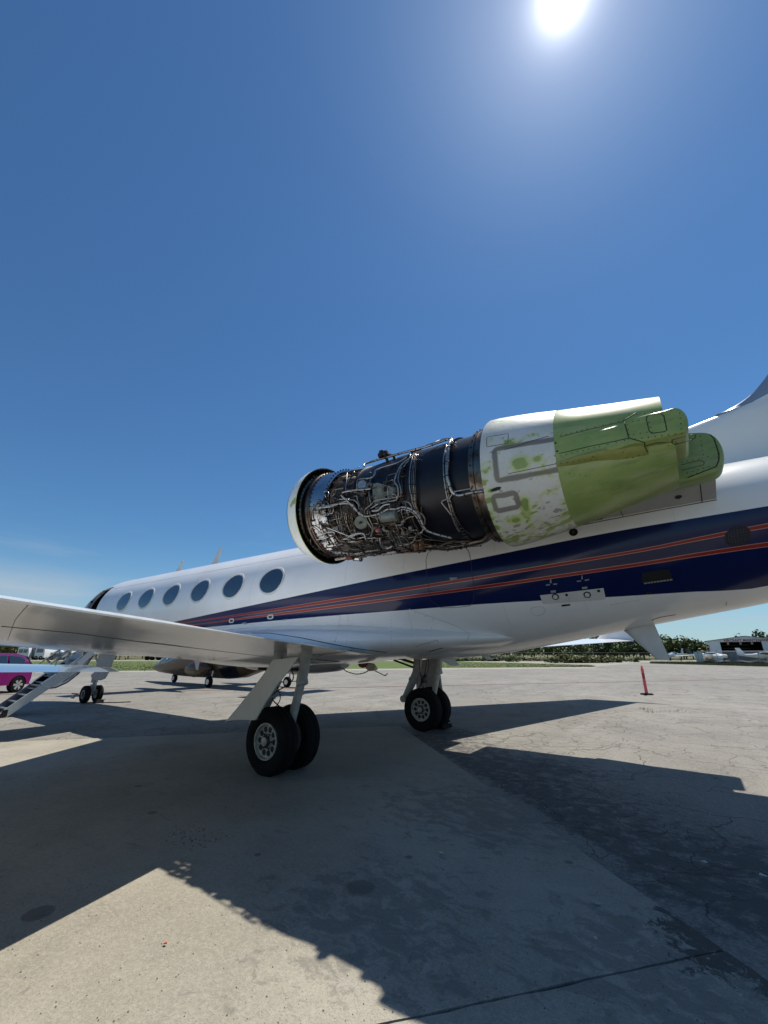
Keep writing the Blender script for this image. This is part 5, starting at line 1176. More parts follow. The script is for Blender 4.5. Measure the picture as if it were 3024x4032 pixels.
# nose gear
g = bpy.data.objects.new('nose_gear', None); COL.objects.link(g); g.parent = jet; g.location = V((2.0, 0, 0))-jet.location
for dy in (-.185, .185): wheel(g, (2.0, dy, .264), .265, .17, .13, -1 if dy < 0 else 1, 8)
mb = MB(); mb.tube([(2.0, -.2, .264), (2.0, .2, .264)], .03, 12); mb.tube([(2.0, 0, .27), (2.03, 0, .7)], .045, 14); mb.tube([(2.02, 0, .62), (2.12, 0, 1.5)], .075, 16); mb.tube([(2.08, 0, .35), (2.2, 0, .55), (2.08, 0, .78)], .025, 8)
mb.lathe((2.02, 0, .62), (.1, 0, 1), [(0, .05), (0, .1), (.12, .1), (.14, .07)], 18); mb.tube([(2.08, 0, 1.15), (1.6, 0, 1.5)], .03, 8); mb.box((2.0, 0, .45), (.10, .16, .22)); mb.build('nose_strut', m_strut, g)
mb = MB(); mb.prism([onplane(u, v, 1, -.1) for u, v in ((402, 2572), (455, 2572), (430, 2640), (412, 2672), (395, 2679), (362, 2676), (357, 2658), (374, 2644), (384, 2610))], V((0, .03, 0))); mb.build('gear_door', m_strut, g, bevel=.004)
mb = MB()
for i in range(9): mb.box((2.05+rnd.uniform(-.12, .2), rnd.uniform(-.12, .12), 1.05+rnd.uniform(-.1, .35)), (rnd.uniform(.04, .12), rnd.uniform(.04, .1), rnd.uniform(.04, .1)), Matrix.Rotation(rnd.uniform(0, 3), 3, 'X'))
mb.build('steering_unit', m_dark2, g)
mb = MB(); mb.tube([(1.90, -.34, .27), (1.8, -.5, .3)], .02, 8); mb.box((1.82, -.46, .2), (.16, .05, .1)); mb.build('tow_lug', m_strut, g)
# ------------------------------------------------------------------ air stair door
st = bpy.data.objects.new('entry_stairs', None); COL.objects.link(st); st.parent = jet; st.location = V((3.55, -1.1, 0))-jet.location
m_stair = mat('stair_blue_grey_metal', (.15, .17, .20), .4, metal=.2, var=.15, vs=5)
X0, X1 = 3.20, 3.98
shellp = [(-.98, 1.68), (-1.35, 1.40), (-1.75, 1.06), (-2.12, .74), (-2.06, .68), (-1.95, .635), (-1.75, .64), (-1.5, .76), (-1.28, .97), (-1.10, 1.22), (-.98, 1.48)]
mb = MB(); mb.prism([V((X1-.03, y, z)) for y, z in shellp], V((.06, 0, 0))); mb.prism([V((X0-.03, y, z)) for y, z in shellp], V((.06, 0, 0)))
arc = shellp[3:]; mb.loft([[V((x, y, z)) for y, z in arc] for x in (X0-.04, X1+.04)], False); mb.build('door_shell', m_white, st)
mb = MB(); mb.tube([V((X1+.035, y, z)) for y, z in shellp[3:]], .016, 6); mb.tube([V((X1+.04, -1.35, 1.27)), V((X1+.04, -1.7, .98)), V((X1+.04, -2.0, .74))], .008, 5); mb.tube([V((X1+.04, -1.05, 1.42)), V((X1+.04, -1.3, 1.02)), V((X1+.04, -1.6, .78))], .008, 5); mb.build('door_seal', m_black, st)
for x in (X0, X1+.02):
    mb = MB(); A0 = V((x, -1.38, 1.26)); B0 = V((x, -2.74, .08)); n = V((0, -.655, .755)).cross(V((1, 0, 0))); n = V((0, .655, .755)) if False else V((0, -.655, .755))
    mb.prism([A0+n*.07, A0-n*.17, B0-n*.12, B0+n*.08], V((.03, 0, 0))); mb.build('stringer', m_white2 if x > 3.5 else m_stair, st, bevel=.006)
    mb = MB(); mb.lathe((x+.03, -1.62, 1.02), (1, 0, 0), [(0, .16), (.02, .16), (.02, .06), (.03, .05), (.03, .001)], 24); mb.build('pivot', m_white2, st)
for i in range(9):
    t = i/8; p = V((0, -1.25, 1.38)).lerp(V((0, -2.6, .18)), t); mb = MB(); mb.box(((X0+X1)/2+.01, p.y, p.z), (X1-X0-.02, .16, .025)); mb.box(((X0+X1)/2+.01, p.y+.08, p.z-.07), (X1-X0-.02, .012, .13)); mb.build('step', m_stair, st)
mb = MB()
for x in (X0+.0, X1+.03):
    mb.tube([V((x, -1.0, 1.75)), V((x, -1.62, 1.06))], .016, 8); mb.tube([V((x, -1.55, 1.95)), V((x, -1.62, 1.06))], .014, 8)
    mb.tube([V((x, -1.05, 2.05)), V((x, -1.62, 1.62)), V((x, -2.05, 1.22)), V((x, -2.0, 1.1)), V((x, -1.7, .98))], .022, 8); mb.tube([V((x, -1.2, 1.72)), V((x, -1.85, 1.35))], .016, 8)
mb.build('handrail', m_strut, st)
mb = MB(); mb.tube([V((3.1, -1.86, 1.42)), V((3.1, -1.55, 1.08))], .028, 10); mb.build('damper', m_silver, st)
mb = MB(); mb.box(((X0+X1)/2, -2.76, .035), (.9, .10, .06)); mb.box((X1+.03, -2.72, .1), (.05, .12, .16)); mb.box((X0, -2.72, .1), (.05, .12, .16)); mb.build('stair_foot', m_dark, st)
# ------------------------------------------------------------------ small things by the jet
t = empty('hazard_strap', V((13.1, -.0, 1.2)), 'red and white striped streamer with a cloth pouch hanging under the jet belly', 'streamer')
P = smoothline([onplane(u, v, 1, 0) for u, v in ((1347, 2627), (1362, 2642), (1390, 2652), (1410, 2654), (1432, 2650), (1450, 2641))], 6)
m_sw = mat('streamer_white', (.68, .66, .62), .7); m_sr = mat('streamer_red', (.22, .03, .03), .7); n_ = len(P)
def striped(P, step):
    acc = 0
    i = 0
    while i < len(P)-1:
        j = i; L_ = 0
        while j < len(P)-1 and L_ < step: L_ += (P[j+1]-P[j]).length; j += 1
        mb = MB(); mb.tube(P[i:j+1], .010, 6); mb.build('strap_band', m_sr if acc % 2 else m_sw, t); acc += 1; i = j
Pd = []
for a, b in zip(P, P[1:]): Pd += [a.lerp(b, k/6) for k in range(6)]
striped(Pd+[P[-1]], .042)
P2 = [onplane(u, v, 1, 0) for u, v in ((1475, 2641), (1490, 2648), (1512, 2659), (1519, 2659), (1526, 2651))]; Pd = []
for a, b in zip(P2, P2[1:]): Pd += [a.lerp(b, k/8) for k in range(8)]
striped(Pd+[P2[-1]], .04)
mb = MB(); Q = [onplane(u, v, 1, .02) for u, v in ((1408, 2614), (1450, 2610), (1440, 2627), (1425, 2630), (1413, 2625))]; mb.prism(Q, V((0, .05, 0))); mb.build('red_cover', m_rust, t, bevel=.008)
mb = MB(); Q = [onplane(u, v, 1, .0) for u, v in ((1452, 2610), (1468, 2613), (1476, 2624), (1474, 2638), (1462, 2642), (1450, 2642), (1438, 2632), (1444, 2620))]; mb.prism(Q, V((0, .06, 0))); mb.build('pouch', mat('cream_cloth', (.46, .38, .28), .8, var=.2, vs=20), t, bevel=.012)
mb = MB(); p = onplane(1482, 2634, 1, 0); mb.lathe(p-V((.04, 0, 0)), (1, 0, .2), [(0, .001), (.01, .03), (.05, .03), (.07, .001)], 12); mb.build('tag', mat('pale_yellow_tag', (.75, .78, .45), .6), t)
def chock(loc, rz, lab, sc=1):
    e = empty('wheel_chock', loc, lab, 'wheel chock'); R = Matrix.Rotation(rz, 3, 'Z'); mb = MB(); L_ = .42*sc
    pr = [V((-.10*sc, -L_/2, .014)), V((.10*sc, -L_/2, .014)), V((.03*sc, -L_/2, .15*sc)), V((-.03*sc, -L_/2, .15*sc))]; mb.prism([V(loc)+R @ p for p in pr], R @ V((0, L_, 0))); mb.build('wedge', m_rub, e, bevel=.008)
    mb = MB(); mb.tube([V(loc)+R @ V((.03, .1, .1)), V(loc)+R @ V((.12, .13, .10)), V(loc)+R @ V((.19, .11, .13))], .014, 6); mb.build('handle', m_pipe3, e); return e
chock(tuple(G(1750, 2868)), .0, 'black rubber wheel chock with a pale handle behind the far main wheels')
c2 = chock((2.33, .12, 0), 0, 'low black chock lying against the jet nose wheels', .7)
mb = MB(); mb.tube(smoothline([V((2.4, .1, .02)), V((2.55, .3, .012)), V((2.75, .5, .012)), V((2.95, .85, .012))], 6), .014, 6); tag(mb.build('tie_down_chain', m_dark, None), 'short dark chain lying on the asphalt beside the nose wheels', 'chain')
# bollard
bp = G(2547, 2735); e = empty('traffic_delineator', bp, 'bright coral-red tubular delineator post on a round black base, on the apron', 'delineator post')
mr = mat('coral_red_plastic', (.95, .13, .12), .42, var=.06, vs=8); mr2 = mat('worn_dark_red_band', (.42, .045, .05), .5)
mb = MB(); mb.lathe(bp, (0, 0, 1), [(.0, .001), (0, .24), (.03, .235), (.05, .2), (.055, .06), (.055, .001)], 24); mb.build('base', m_rub, e)
mb = MB(); mb.lathe(bp, (.0, 0, 1), [(.05, .062), (.08, .058), (.60, .056), (.605, .053), (.82, .053), (.825, .056), (.96, .056), (.985, .062), (.99, .045), (1.01, .03), (1.04, .03), (1.05, .045), (1.075, .045), (1.08, .001)], 20, mis=[0, 0, 0, 1, 0, 0, 0, 0, 0, 0, 0, 0, 0]); mb.build('post', [mr, mr2], e)
mb = MB(); mb.lathe(bp+V((0, 0, 1.07)), (0, 0, 1), [(0, .015), (.04, .02), (.045, .001)], 10); mb.build('handle', mr, e)
# litter and weeds
i = 0
def debris(u, v, col, sz, lab, cat):
    p = G(u, v, .013 if True else 0); mb = MB(); n = 6; rr = random.Random(int(u)); pts = [p+V((math.cos(q)*sz*rr.uniform(.5, 1.2), math.sin(q)*sz*rr.uniform(.3, .8), rr.uniform(.003, .012))) for q in [2*math.pi*k/n for k in range(n)]]
    mb.prism(pts, V((0, 0, .004))); tag(mb.build(cat.replace(' ', '_'), mat(cat+str(int(u)), col, .6)), lab, cat)
debris(650, 3724, (.5, .02, .02), .013, 'tiny red scrap lying on the sunlit concrete', 'scrap')
debris(2775, 3398, (.6, .6, .55), .02, 'small pale leaf on the shaded asphalt beside the concrete edge', 'leaf')
debris(3008, 3452, (.6, .6, .55), .028, 'pale leaf on the shaded asphalt at the right edge', 'leaf')
debris(2353, 3562, (.3, .34, .33), .03, 'grey-green leaf lying on the shaded concrete', 'leaf')
debris(1735, 3362, (.6, .55, .35), .025, 'straw stalk lying on the shaded concrete', 'straw')
debris(1770, 2795+0, (.3, .25, .15), .02, 'brown leaf by the far main wheels', 'leaf')
debris(2345, 3700, (.5, .5, .45), .012, 'tiny white chip on the shaded concrete left of the dark stain', 'chip')
m_weed = mat('dry_weed', (.16, .17, .05), .8, var=.3, vs=9)
mb = MB()
for (u, v, n) in [(2540, 2795, 26), (2560, 2805, 22), (2640, 2803, 22), (2680, 2798, 12), (2520, 2668, 10), (2120, 2700, 8), (2090, 2720, 6), (1900, 2720, 8), (1920, 2730, 6), (2000, 2640, 10), (2700, 2660, 10), (2850, 2655, 12), (2930, 2650, 12), (2960, 2720, 8), (1440, 2690, 8), (2340, 2770, 8), (2200, 2735, 5)]:
    c = G(u, v)
    for k in range(n):
        p = c+V((rnd.gauss(0, .12), rnd.gauss(0, .12), 0)); h = rnd.uniform(.03, .10); d = V((rnd.uniform(-.05, .05), rnd.uniform(-.05, .05), h)); w_ = V((rnd.uniform(-1, 1), rnd.uniform(-1, 1), 0)).normalized()*.006
        mb.add([p-w_, p+w_, p+d], [(0, 1, 2)])
tag(mb.build('weeds', m_weed, smooth=False), kind='stuff')
mb = MB()    # loose grit and leaf crumbs
for k in range(900):
    u = rnd.uniform(-50, 3100); v = 2700+1400*rnd.random()**.8; p = G(u, v, .012 if v > 2950 else .0); s = rnd.uniform(.002, .006)*(1 if v > 3000 else 1.6)
    mb.add([p+V((s, 0, 0)), p+V((0, s, 0)), p+V((-s, 0, 0)), p+V((0, -s, 0)), p+V((0, 0, s))], [(0, 1, 4), (1, 2, 4), (2, 3, 4), (3, 0, 4)])
tag(mb.build('grit', mat('grit', (.14, .12, .09), .8, vcol=(.5, .48, .42), vs=8, vlo=.55, vhi=.6), smooth=False), kind='stuff')
# ------------------------------------------------------------------ neighbouring light aircraft: its wing reaches in from the left
la = empty('parked_light_aircraft', (7.1, -7.2, 0), 'light aircraft whose silver-blue wing reaches in at the left edge below the jet wing', 'light aircraft')
m_lwing = mat('silver_blue_wing_paint', (.36, .47, .60), .14, metal=.5, coat=.6, bump=.0008, bs=3)
m_ltip = mat('smoky_tip_lens', (.10, .13, .15), .08, spec=.8, coat=1)
def lightwing(y0, y1, sd_=1):
    rings = []
    for t in (0, .3, .6, .85, 1.0):
        y = y0+(y1-y0)*t; le = 6.36; te = 7.69-.26*(y+2.02) if sd_ > 0 else 8.9; zl = 1.24-.033*(y+1.53) if sd_ > 0 else 1.42; zt = 1.15-.034*(y+2.02) if sd_ > 0 else 1.33; r = []
        for c, u, l in AF: r.append(V((le+(te-le)*c, y, zl+(zt-zl)*c+u*.5*(te-le))))
        for c, u, l in AF[::-1][1:-1]: r.append(V((le+(te-le)*c, y, zl+(zt-zl)*c-l*1.5*(te-le))))
        rings.append(r)
    return rings
rg = lightwing(-6.6, -2.0); mb = MB(); mb.loft(rg); mb.build('wing', m_lwing, la)
base = rg[-1]; cen = sum(base, V())/len(base); rr_ = []
for t, k in ((0, 1), (.35, .95), (.65, .84), (.85, .66), (.96, .4), (1, .1)):
    rr_.append([V((cen.x-.1*t+(p.x-cen.x)*k, -2.0+.42*t, cen.z-.02*t+(p.z-cen.z)*(k**.8))) for p in base])
mb = MB(); mb.loft(rr_); mb.build('wing_tip', m_ltip, la)
mb = MB(); mb.loft([[V((x, -7.2+w_*math.cos(q), zc+h_*math.sin(q))) for q in [2*math.pi*i/24 for i in range(24)]] for x, w_, h_, zc in ((3.6, .05, .05, 1.2), (3.9, .35, .35, 1.2), (4.8, .5, .5, 1.25), (6.2, .6, .75, 1.45), (7.8, .6, .75, 1.45), (9.5, .3, .4, 1.3), (11.3, .08, .15, 1.35))]); mb.build('fuselage', m_white, la)
mb = MB(); mb.loft(lightwing(-7.8, -12, -1)); mb.build('wing', m_lwing, la)
mb = MB(); mb.loft([foil(10.2, 11.4, 1.4, .1, -7.2, 8), foil(10.9, 11.6, 2.6, .06, -7.2, 8)]); mb.build('fin', m_lwing, la)
for x, y in ((4.8, -7.2), (7.2, -8.2), (7.2, -6.2)):
    mb = MB(); mb.lathe((x, y-.06, .19), (0, 1, 0), [(0, .001), (0, .12), (.02, .19), (.10, .19), (.12, .12), (.12, .001)], 24); mb.tube([(x, y, .2), (x, y*.9-.72, 1.0)], .03, 8); mb.build('wheel_leg', m_rub, la)
# ------------------------------------------------------------------ purple hatchback
car = empty('purple_hatchback', (-11.6, .9, 0), 'magenta-purple hatchback parked at the left edge beyond the air stairs', 'car')
m_car = mat('magenta_car_paint', (.27, .025, .17), .18, metal=.25, coat=1, var=.06, vs=3); m_cg = mat('car_window_glass', (.015, .025, .035), .04, coat=1, spec=.8)
fx = V((.42, -.906, 0)).normalized(); sy = V((-fx.y, fx.x, 0)); cx = G(60, 2727)-sy*.8   # fx: towards the bonnet, sy: near side
def K(a, b, z): return cx+fx*a+sy*b+V((0, 0, z))
prof = [(-.48, .34), (-.52, .55), (-.50, .88), (-.42, 1.0), (-.28, 1.28), (-.1, 1.45), (.3, 1.54), (1.1, 1.54), (1.7, 1.47), (2.5, 1.10), (3.2, .98), (3.55, .8), (3.6, .45), (3.5, .32)]
def arch(P0_, r):  # lower edge with round wheel openings
    out = []
    for c in (2.85, .0):
        out += [(c+r*math.cos(q), .30+r*math.sin(q)) for q in [math.pi*k/12 for k in range(13)]]
    return out
mb = MB(); rings = []
low_ = [(3.5, .25)]+[(2.72+.36*math.cos(math.pi*k/10), .3+.36*math.sin(math.pi*k/10)) for k in range(11)]+[(.36*math.cos(math.pi*k/10), .3+.36*math.sin(math.pi*k/10)) for k in range(11)]+[(-.66, .25)]
full = prof+low_
for b, k, zk in ((.0, .96, 1), (.06, 1, 1), (.82, 1, 1)):
    rings.append([K(a, b-.82+(.10*max(0, z-1.0)/.5 if b < .5 else 0), z) for a, z in full])
W2 = 1.66
lay = []
for f in (0, .04, .5, .96, 1):
    r = []
    for a, z in full:
        half_ = .83-max(0, z-.95)*.32-(.03 if f in (0, 1) else 0); r.append(K(a, (half_)*(1-2*f), z))
    lay.append(r)
mb.loft(lay); mb.build('body', m_car, car)
def sidepane(pts, nm):
    mb = MB(); P = [K(a, .83-max(0, z-.95)*.32-.018, z) for a, z in pts]; mb.prism(P, sy*.012); mb.build(nm, m_cg, car, bevel=.01)
sidepane([(-.22, 1.02), (-.1, 1.30), (.08, 1.40), (.55, 1.44), (.52, 1.0), (.1, .98)], 'side_window'); sidepane([(.62, 1.0), (.62, 1.44), (1.2, 1.44), (1.75, 1.36), (2.05, 1.1), (1.9, 1.0)], 'side_window')
mb = MB(); mb.prism([K(-.63, -.6, 1.02), K(-.63, .6, 1.02), K(-.36, .52, 1.40), K(-.36, -.52, 1.40)], -fx*.012+V((0, 0, .008))); mb.build('rear_window', m_cg, car)
mb = MB(); mb.prism([K(-.74, .62, .72), K(-.60, .80, .72), K(-.52, .79, 1.05), K(-.66, .66, 1.05)], -fx*.02); mb.build('tail_light', mat('tail_lamp', (.4, .02, .03), .15, coat=1), car)
for a in (0, 2.72):
    for b in (.80, -.80):
        s_ = 1 if b > 0 else -1; mb = MB(); mb.lathe(K(a, b, .305), sy*s_, [(-.18, .2), (-.17, .3), (.0, .305), (.03, .29), (.035, .21)], 32); w_ = mb.build('tyre', m_rub, car); mb = MB(); mb.lathe(K(a, b, .305), sy*s_, [(.02, .21), (.04, .205), (.0, .18), (-.02, .001)], 28, 1)
        for k in range(6):
            q = math.pi/3*k; d1_ = fx*math.cos(q)+V((0, 0, math.sin(q))); d2_ = fx*-math.sin(q)+V((0, 0, math.cos(q))); c0 = K(a, b, .305)+sy*s_*.02; mb.prism([c0+d2_*.025, c0+d1_*.19+d2_*.05, c0+d1_*.19-d2_*.05, c0-d2_*.025], sy*s_*.015)
        mb.build('rim', [mat('alloy_rim', (.62, .62, .62), .3, metal=.6), m_dark2] if 'alloy_rim' not in bpy.data.materials else [bpy.data.materials['alloy_rim'], m_dark2], w_)
mb = MB(); mb.box(K(1.9, .9, 1.05), (.12, .1, .14)); mb.build('mirror', m_car, car); mb = MB(); mb.tube([K(.7, .84, .92), K(.85, .84, .92)], .012, 6); mb.build('door_handle', m_car, car)
mb = MB(); mb.tube([K(.58, .835, .32), K(.58, .84, .9), K(.57, .80, 1.05)], .004, 4); mb.build('door_gap', m_black, car)
# ------------------------------------------------------------------ black and gold turboprop standing beyond the jet
tp = empty('black_gold_turboprop', (-2.5, 6.9, 0), 'black and gold twin turboprop with a pointed nose, parked beyond the jet wing', 'aircraft')
m_gold = mat('bronze_gold_paint', (.075, .048, .022), .42, metal=.0, coat=.1, var=.06, vs=2); m_tpb = mat('black_aircraft_paint', (.010, .010, .013), .2, coat=.3); m_tred = mat('maroon_stripe', (.10, .02, .015), .3)
TPY = 7.1
TPS = [(-8.0, .05, .06, .72), (-7.75, .16, .17, .75), (-7.2, .30, .32, .82), (-6.4, .45, .50, .95), (-5.8, .54, .58, 1.0), (-5.0, .66, .76, 1.12), (-4.2, .73, .86, 1.2), (-2.5, .76, .88, 1.22), (-.5, .76, .88, 1.22), (.8, .72, .82, 1.27), (2.2, .58, .62, 1.45), (3.6, .4, .42, 1.62), (5.0, .2, .25, 1.8), (5.6, .05, .1, 1.88)]
mb = MB(); rings = []
for x, w_, h_, zc in TPS: rings.append([V((x, TPY+w_*math.cos(2*math.pi*k/36), zc+h_*math.sin(2*math.pi*k/36))) for k in range(36)])
mb.loft(rings)
for i, f in enumerate(mb.f):
    if len(f) == 4:
        z = sum(mb.v[q].z for q in f)/4; x = sum(mb.v[q].x for q in f)/4; mb.m[i] = 4 if z < .70 and -7 < x < -1.2 else (0 if z < .90+.02*(x+7) and x < 1.0 and x > -7.6 and not (-1.2 < x < .6) else (0 if x <= -7.6 else (2 if abs(z-(.95+.02*(x+7))) < .05 and x < -2 else 1)))
        if x > 1.0: mb.m[i] = 0 if z < 1.45+.1*(x-1) else 1
mb.build('fuselage', [m_gold, m_tpb, m_tred, m_white, mat('tan_belly_paint', (.13, .10, .062), .4)], tp)
mb = MB()
for f0, f1 in ((.06, .30), (.34, .62)):
    P = []
    for x, zz in ((-6.0+f0*2.4, 1.42), (-6.0+f1*2.4, 1.66), (-6.0+f1*2.4, 1.30), (-6.0+f0*2.4, 1.12)):
        w_ = lerp_tab([(a, b) for a, b, c, d in TPS], x); h_ = lerp_tab([(a, c) for a, b, c, d in TPS], x); zc = lerp_tab([(a, d) for a, b, c, d in TPS], x); q = max(-1, min(1, (zz-zc)/h_)); P.append(V((x, TPY-w_*math.sqrt(1-q*q)-.01, zz)))
    mb.prism(P, V((0, -.008, 0)))
mb.build('cockpit_window', m_glass, tp)
mb = MB(); mb.prism([V((-6.35, TPY-.36, 1.30)), V((-5.6, TPY-.25, 1.68)), V((-5.6, TPY+.25, 1.68)), V((-6.35, TPY+.2, 1.30))], V((-.02, 0, .015))); mb.build('windscreen', m_glass, tp)
for i in range(4):
    mb = MB(); x = -3.9+i*.95; mb.lathe((x, TPY-.755, 1.42), (0, -1, 0), [(0, .17), (.02, .17), (.02, .13), (.012, .001)], 20); mb.build('cabin_window', m_glass, tp)
mb = MB(); mb.lathe((-5.75, TPY-.50, 1.2), (0, -1, -.1), [(0, .09), (.01, .09), (.012, .001)], 12); mb.lathe((-5.6, TPY-.53, 1.19), (0, -1, -.1), [(0, .07), (.01, .07), (.012, .001)], 12); mb.build('round_emblem', m_white2, tp)
mb = MB(); rings = []
for t, r in ((-1.15, .02), (-1.0, .16), (-.7, .28), (-.3, .34), (.1, .33), (.5, .25), (.9, .12), (1.1, .02)): rings.append([V((-2.0+t, TPY-.85+r*math.cos(2*math.pi*k/24)*.85, .80+.14*t*.3+r*1.15*math.sin(2*math.pi*k/24))) for k in range(24)])
mb.loft(rings)
for i, f in enumerate(mb.f):
    z = sum(mb.v[q].z for q in f)/len(f); mb.m[i] = 1 if z < .66 else (2 if z > 1.02 else 0)
mb.build('wheel_fairing', [m_gold, mat('tan_paint', (.17, .13, .08), .4), m_tred], tp)
for x, y, r in ((-5.45, TPY-.05, .22), (-.60, TPY-1.08, .255), (2.3, TPY+1.25, .24)):
    mb = MB(); mb.lathe((x, y-.08, r), (0, 1, 0), [(0, r*.45), (-.0, r*.8), (.03, r), (.13, r), (.16, r*.8), (.16, r*.45)], 28); tw = mb.build('tyre', m_rub, tp); mb = MB(); mb.lathe((x, y-.085, r), (0, -1, 0), [(0, r*.5), (.015, r*.48), (.01, r*.25), (.03, r*.2), (.03, .001)], 20); mb.build('rim', m_white, tw)
    mb = MB(); mb.tube([(x, y+.1, r), (x+.05, y+.12, .75)], .035, 8); mb.tube([(x-.25, y, r*1.25), (x, y-.02, r)], .03, 8); mb.build('gear_leg', m_white2, tp)
mb = MB(); mb.tube([(-7.9, TPY-.1, .72), (-8.5, TPY-.25, .72), (-8.52, TPY-.25, .52)], .018, 6); mb.build('pitot_probe', m_dark, tp)
mb = MB(); mb.box((-1.05, TPY-.80, .82), (.24, .05, .34)); mb.build('step_door', m_dark, tp)
for sd_ in (-1, 1):
    mb = MB(); mb.loft([[V((p.x, TPY+sd_*y, 2.12+.01*y+(p.y-0)*.9)) for p in foil(-1.6+.02*y, -.15-.10*y*.6, 0, .16, 0, 10)] for y in (.0, 2, 4, 5.9)]); mb.build('wing', m_tpb, tp)
    mb = MB(); mb.loft([[V((x, TPY+sd_*2.3+r*math.cos(2*math.pi*k/20), 1.92+r*1.1*math.sin(2*math.pi*k/20))) for k in range(20)] for x, r in ((-3.0, .1), (-2.8, .24), (-2.2, .32), (-.8, .34), (.3, .2), (.9, .05))]); mb.build('engine_nacelle', m_tpb, tp)
    mb = MB(); mb.loft([[V((p.x, TPY+sd_*y, 2.05+(p.y)*.8)) for p in foil(4.2+.1*y, 5.5, 0, .1, 0, 8)] for y in (0, 1, 2.2)]); mb.build('tailplane', m_tpb, tp)
mb = MB(); mb.loft([foil(3.8, 5.7, 1.8, .14, TPY, 8), foil(4.8, 5.9, 3.6, .08, TPY, 8)]); mb.build('fin', m_tpb, tp)
mb = MB(); mb.loft([[V((x, 8.8+r*math.cos(2*math.pi*k/16), .80+r*math.sin(2*math.pi*k/16))) for k in range(16)] for x, r in ((1.0, .05), (1.5, .2), (2.4, .26), (3.2, .14), (3.5, .02))]); mb.build('pod', mat('blue_pod_paint', (.05, .10, .28), .2, coat=1), tp)
# ------------------------------------------------------------------ distance: hangar
hx = far(2793, 118); hr = far(3190, 121); hd = V((.998, -.07, 0)).normalized(); hn = V((-hd.y, hd.x, 0)); hg = empty('maintenance_hangar', hx, 'pale blue-grey metal hangar with a wide open doorway and red lettering on its gable', 'hangar')
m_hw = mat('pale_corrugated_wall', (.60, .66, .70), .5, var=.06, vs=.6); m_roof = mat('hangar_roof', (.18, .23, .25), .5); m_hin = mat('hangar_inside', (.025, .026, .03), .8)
Wd = 16.6; EH_, AH = 4.85, 6.0
def H(a, b, z): return hx+hd*a+hn*b+V((0, 0, z))
def wallp(nm, pts, m=m_hw, d=.25): mb = MB(); mb.prism([H(*p) for p in pts], hn*d); return mb.build(nm, m, hg, smooth=False)
wallp('wall_panel', [(.45, 0, 0), (2.85, 0, 0), (2.85, 0, EH_-.2), (.45, 0, EH_-.2)]); wallp('wall_panel', [(11.3, 0, 0), (Wd-.3, 0, 0), (Wd-.3, 0, EH_-.2), (11.3, 0, EH_-.2)])
wallp('gable', [(0, -.02, EH_-.2), (Wd, -.02, EH_-.2), (Wd, -.02, EH_), (Wd/2, -.02, AH), (0, -.02, EH_)])
for a, b in (((-.4, EH_-.05), (Wd/2, AH)), ((Wd/2, AH), (Wd+.4, EH_-.05))): mb = MB(); mb.prism([H(a[0], -.5, a[1]), H(b[0], -.5, b[1]), H(b[0], -.5, b[1]+.16), H(a[0], -.5, a[1]+.16)], hn*22); mb.build('roof', m_roof, hg, smooth=False)
for a in (.3, Wd-.3): mb = MB(); mb.prism([H(a, .2, 0), H(a+.1, .2, 0), H(a+.1, .2, EH_-.1), H(a, .2, EH_-.1)], hn*21); mb.build('side_wall', m_hw, hg, smooth=False)
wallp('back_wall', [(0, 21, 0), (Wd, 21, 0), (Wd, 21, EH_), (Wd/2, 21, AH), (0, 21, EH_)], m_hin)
mb = MB(); mb.prism([H(.5, .5, .02), H(Wd-.5, .5, .02), H(Wd-.5, 21, .02), H(.5, 21, .02)], V((0, 0, .01))); mb.build('floor', mat('hangar_floor', (.12, .12, .12), .7), hg, smooth=False)
for z in (3.1, 3.9): wallp('door_rail', [(2.9, 6, z), (9, 6, z), (9, 6, z+.07), (2.9, 6, z+.07)], m_strut, .06)
for a in (4.3, 6.9, 9.2): wallp('hanging_lamp', [(a, 1, 4.0), (a+.4, 1, 4.0), (a+.4, 1, 4.6), (a, 1, 4.6)], mat('yellow_lamp_shade', (.42, .37, .22), .6) if 'yellow_lamp_shade' not in bpy.data.materials else bpy.data.materials['yellow_lamp_shade'], .3)
wallp('lower_shutter', [(2.9, .6, 0), (11.2, .6, 0), (11.2, .6, 2.5), (2.9, .6, 2.5)], mat('grey_shutter', (.15, .16, .17), .6, var=.1, vs=.4), .08)
mb = MB(); mb.tube([H(-.25, -.3, 0), H(-.25, -.3, EH_)], .08, 8); mb.build('downpipe', m_strut, hg)
fc = bpy.data.curves.new('lettering', 'FONT'); fc.body = 'AIRCRAFT MAINTENANCE'; fc.size = .92; fc.extrude = .03; fc.space_character = 1.06; fc.align_x = 'CENTER'; fc.offset = .012
tmp = bpy.data.objects.new('lettering', fc); COL.objects.link(tmp); bpy.context.view_layer.update()
tm_ = bpy.data.meshes.new_from_object(tmp.evaluated_get(bpy.context.evaluated_depsgraph_get())); bpy.data.objects.remove(tmp)
m_let = mat('dull_red_letters', (.22, .03, .05), .6); bl = bmesh.new(); bl.from_mesh(tm_); bmesh.ops.remove_doubles(bl, verts=bl.verts, dist=.0005)
mt = Matrix((hd, V((0, 0, 1)), -hn)).transposed(); base_ = H(Wd/2+.3, -.06, 4.72); seen = set()
for v0 in list(bl.verts):      # every letter a part of its own
    if v0.index in seen: continue
    isl = [v0]; seen.add(v0.index); q = [v0]
    while q:
        x = q.pop()
        for e in x.link_edges:
            y = e.other_vert(x)
            if y.index not in seen: seen.add(y.index); isl.append(y); q.append(y)
    ix = {v.index: i for i, v in enumerate(isl)}; fs_ = [[ix[v.index] for v in f.verts] for f in bl.faces if f.verts[0].index in ix]
    mb = MB(); mb.add([base_+mt @ V((v.co.x*.85, v.co.y, v.co.z)) for v in isl], fs_); mb.build('letter', m_let, hg, smooth=False)
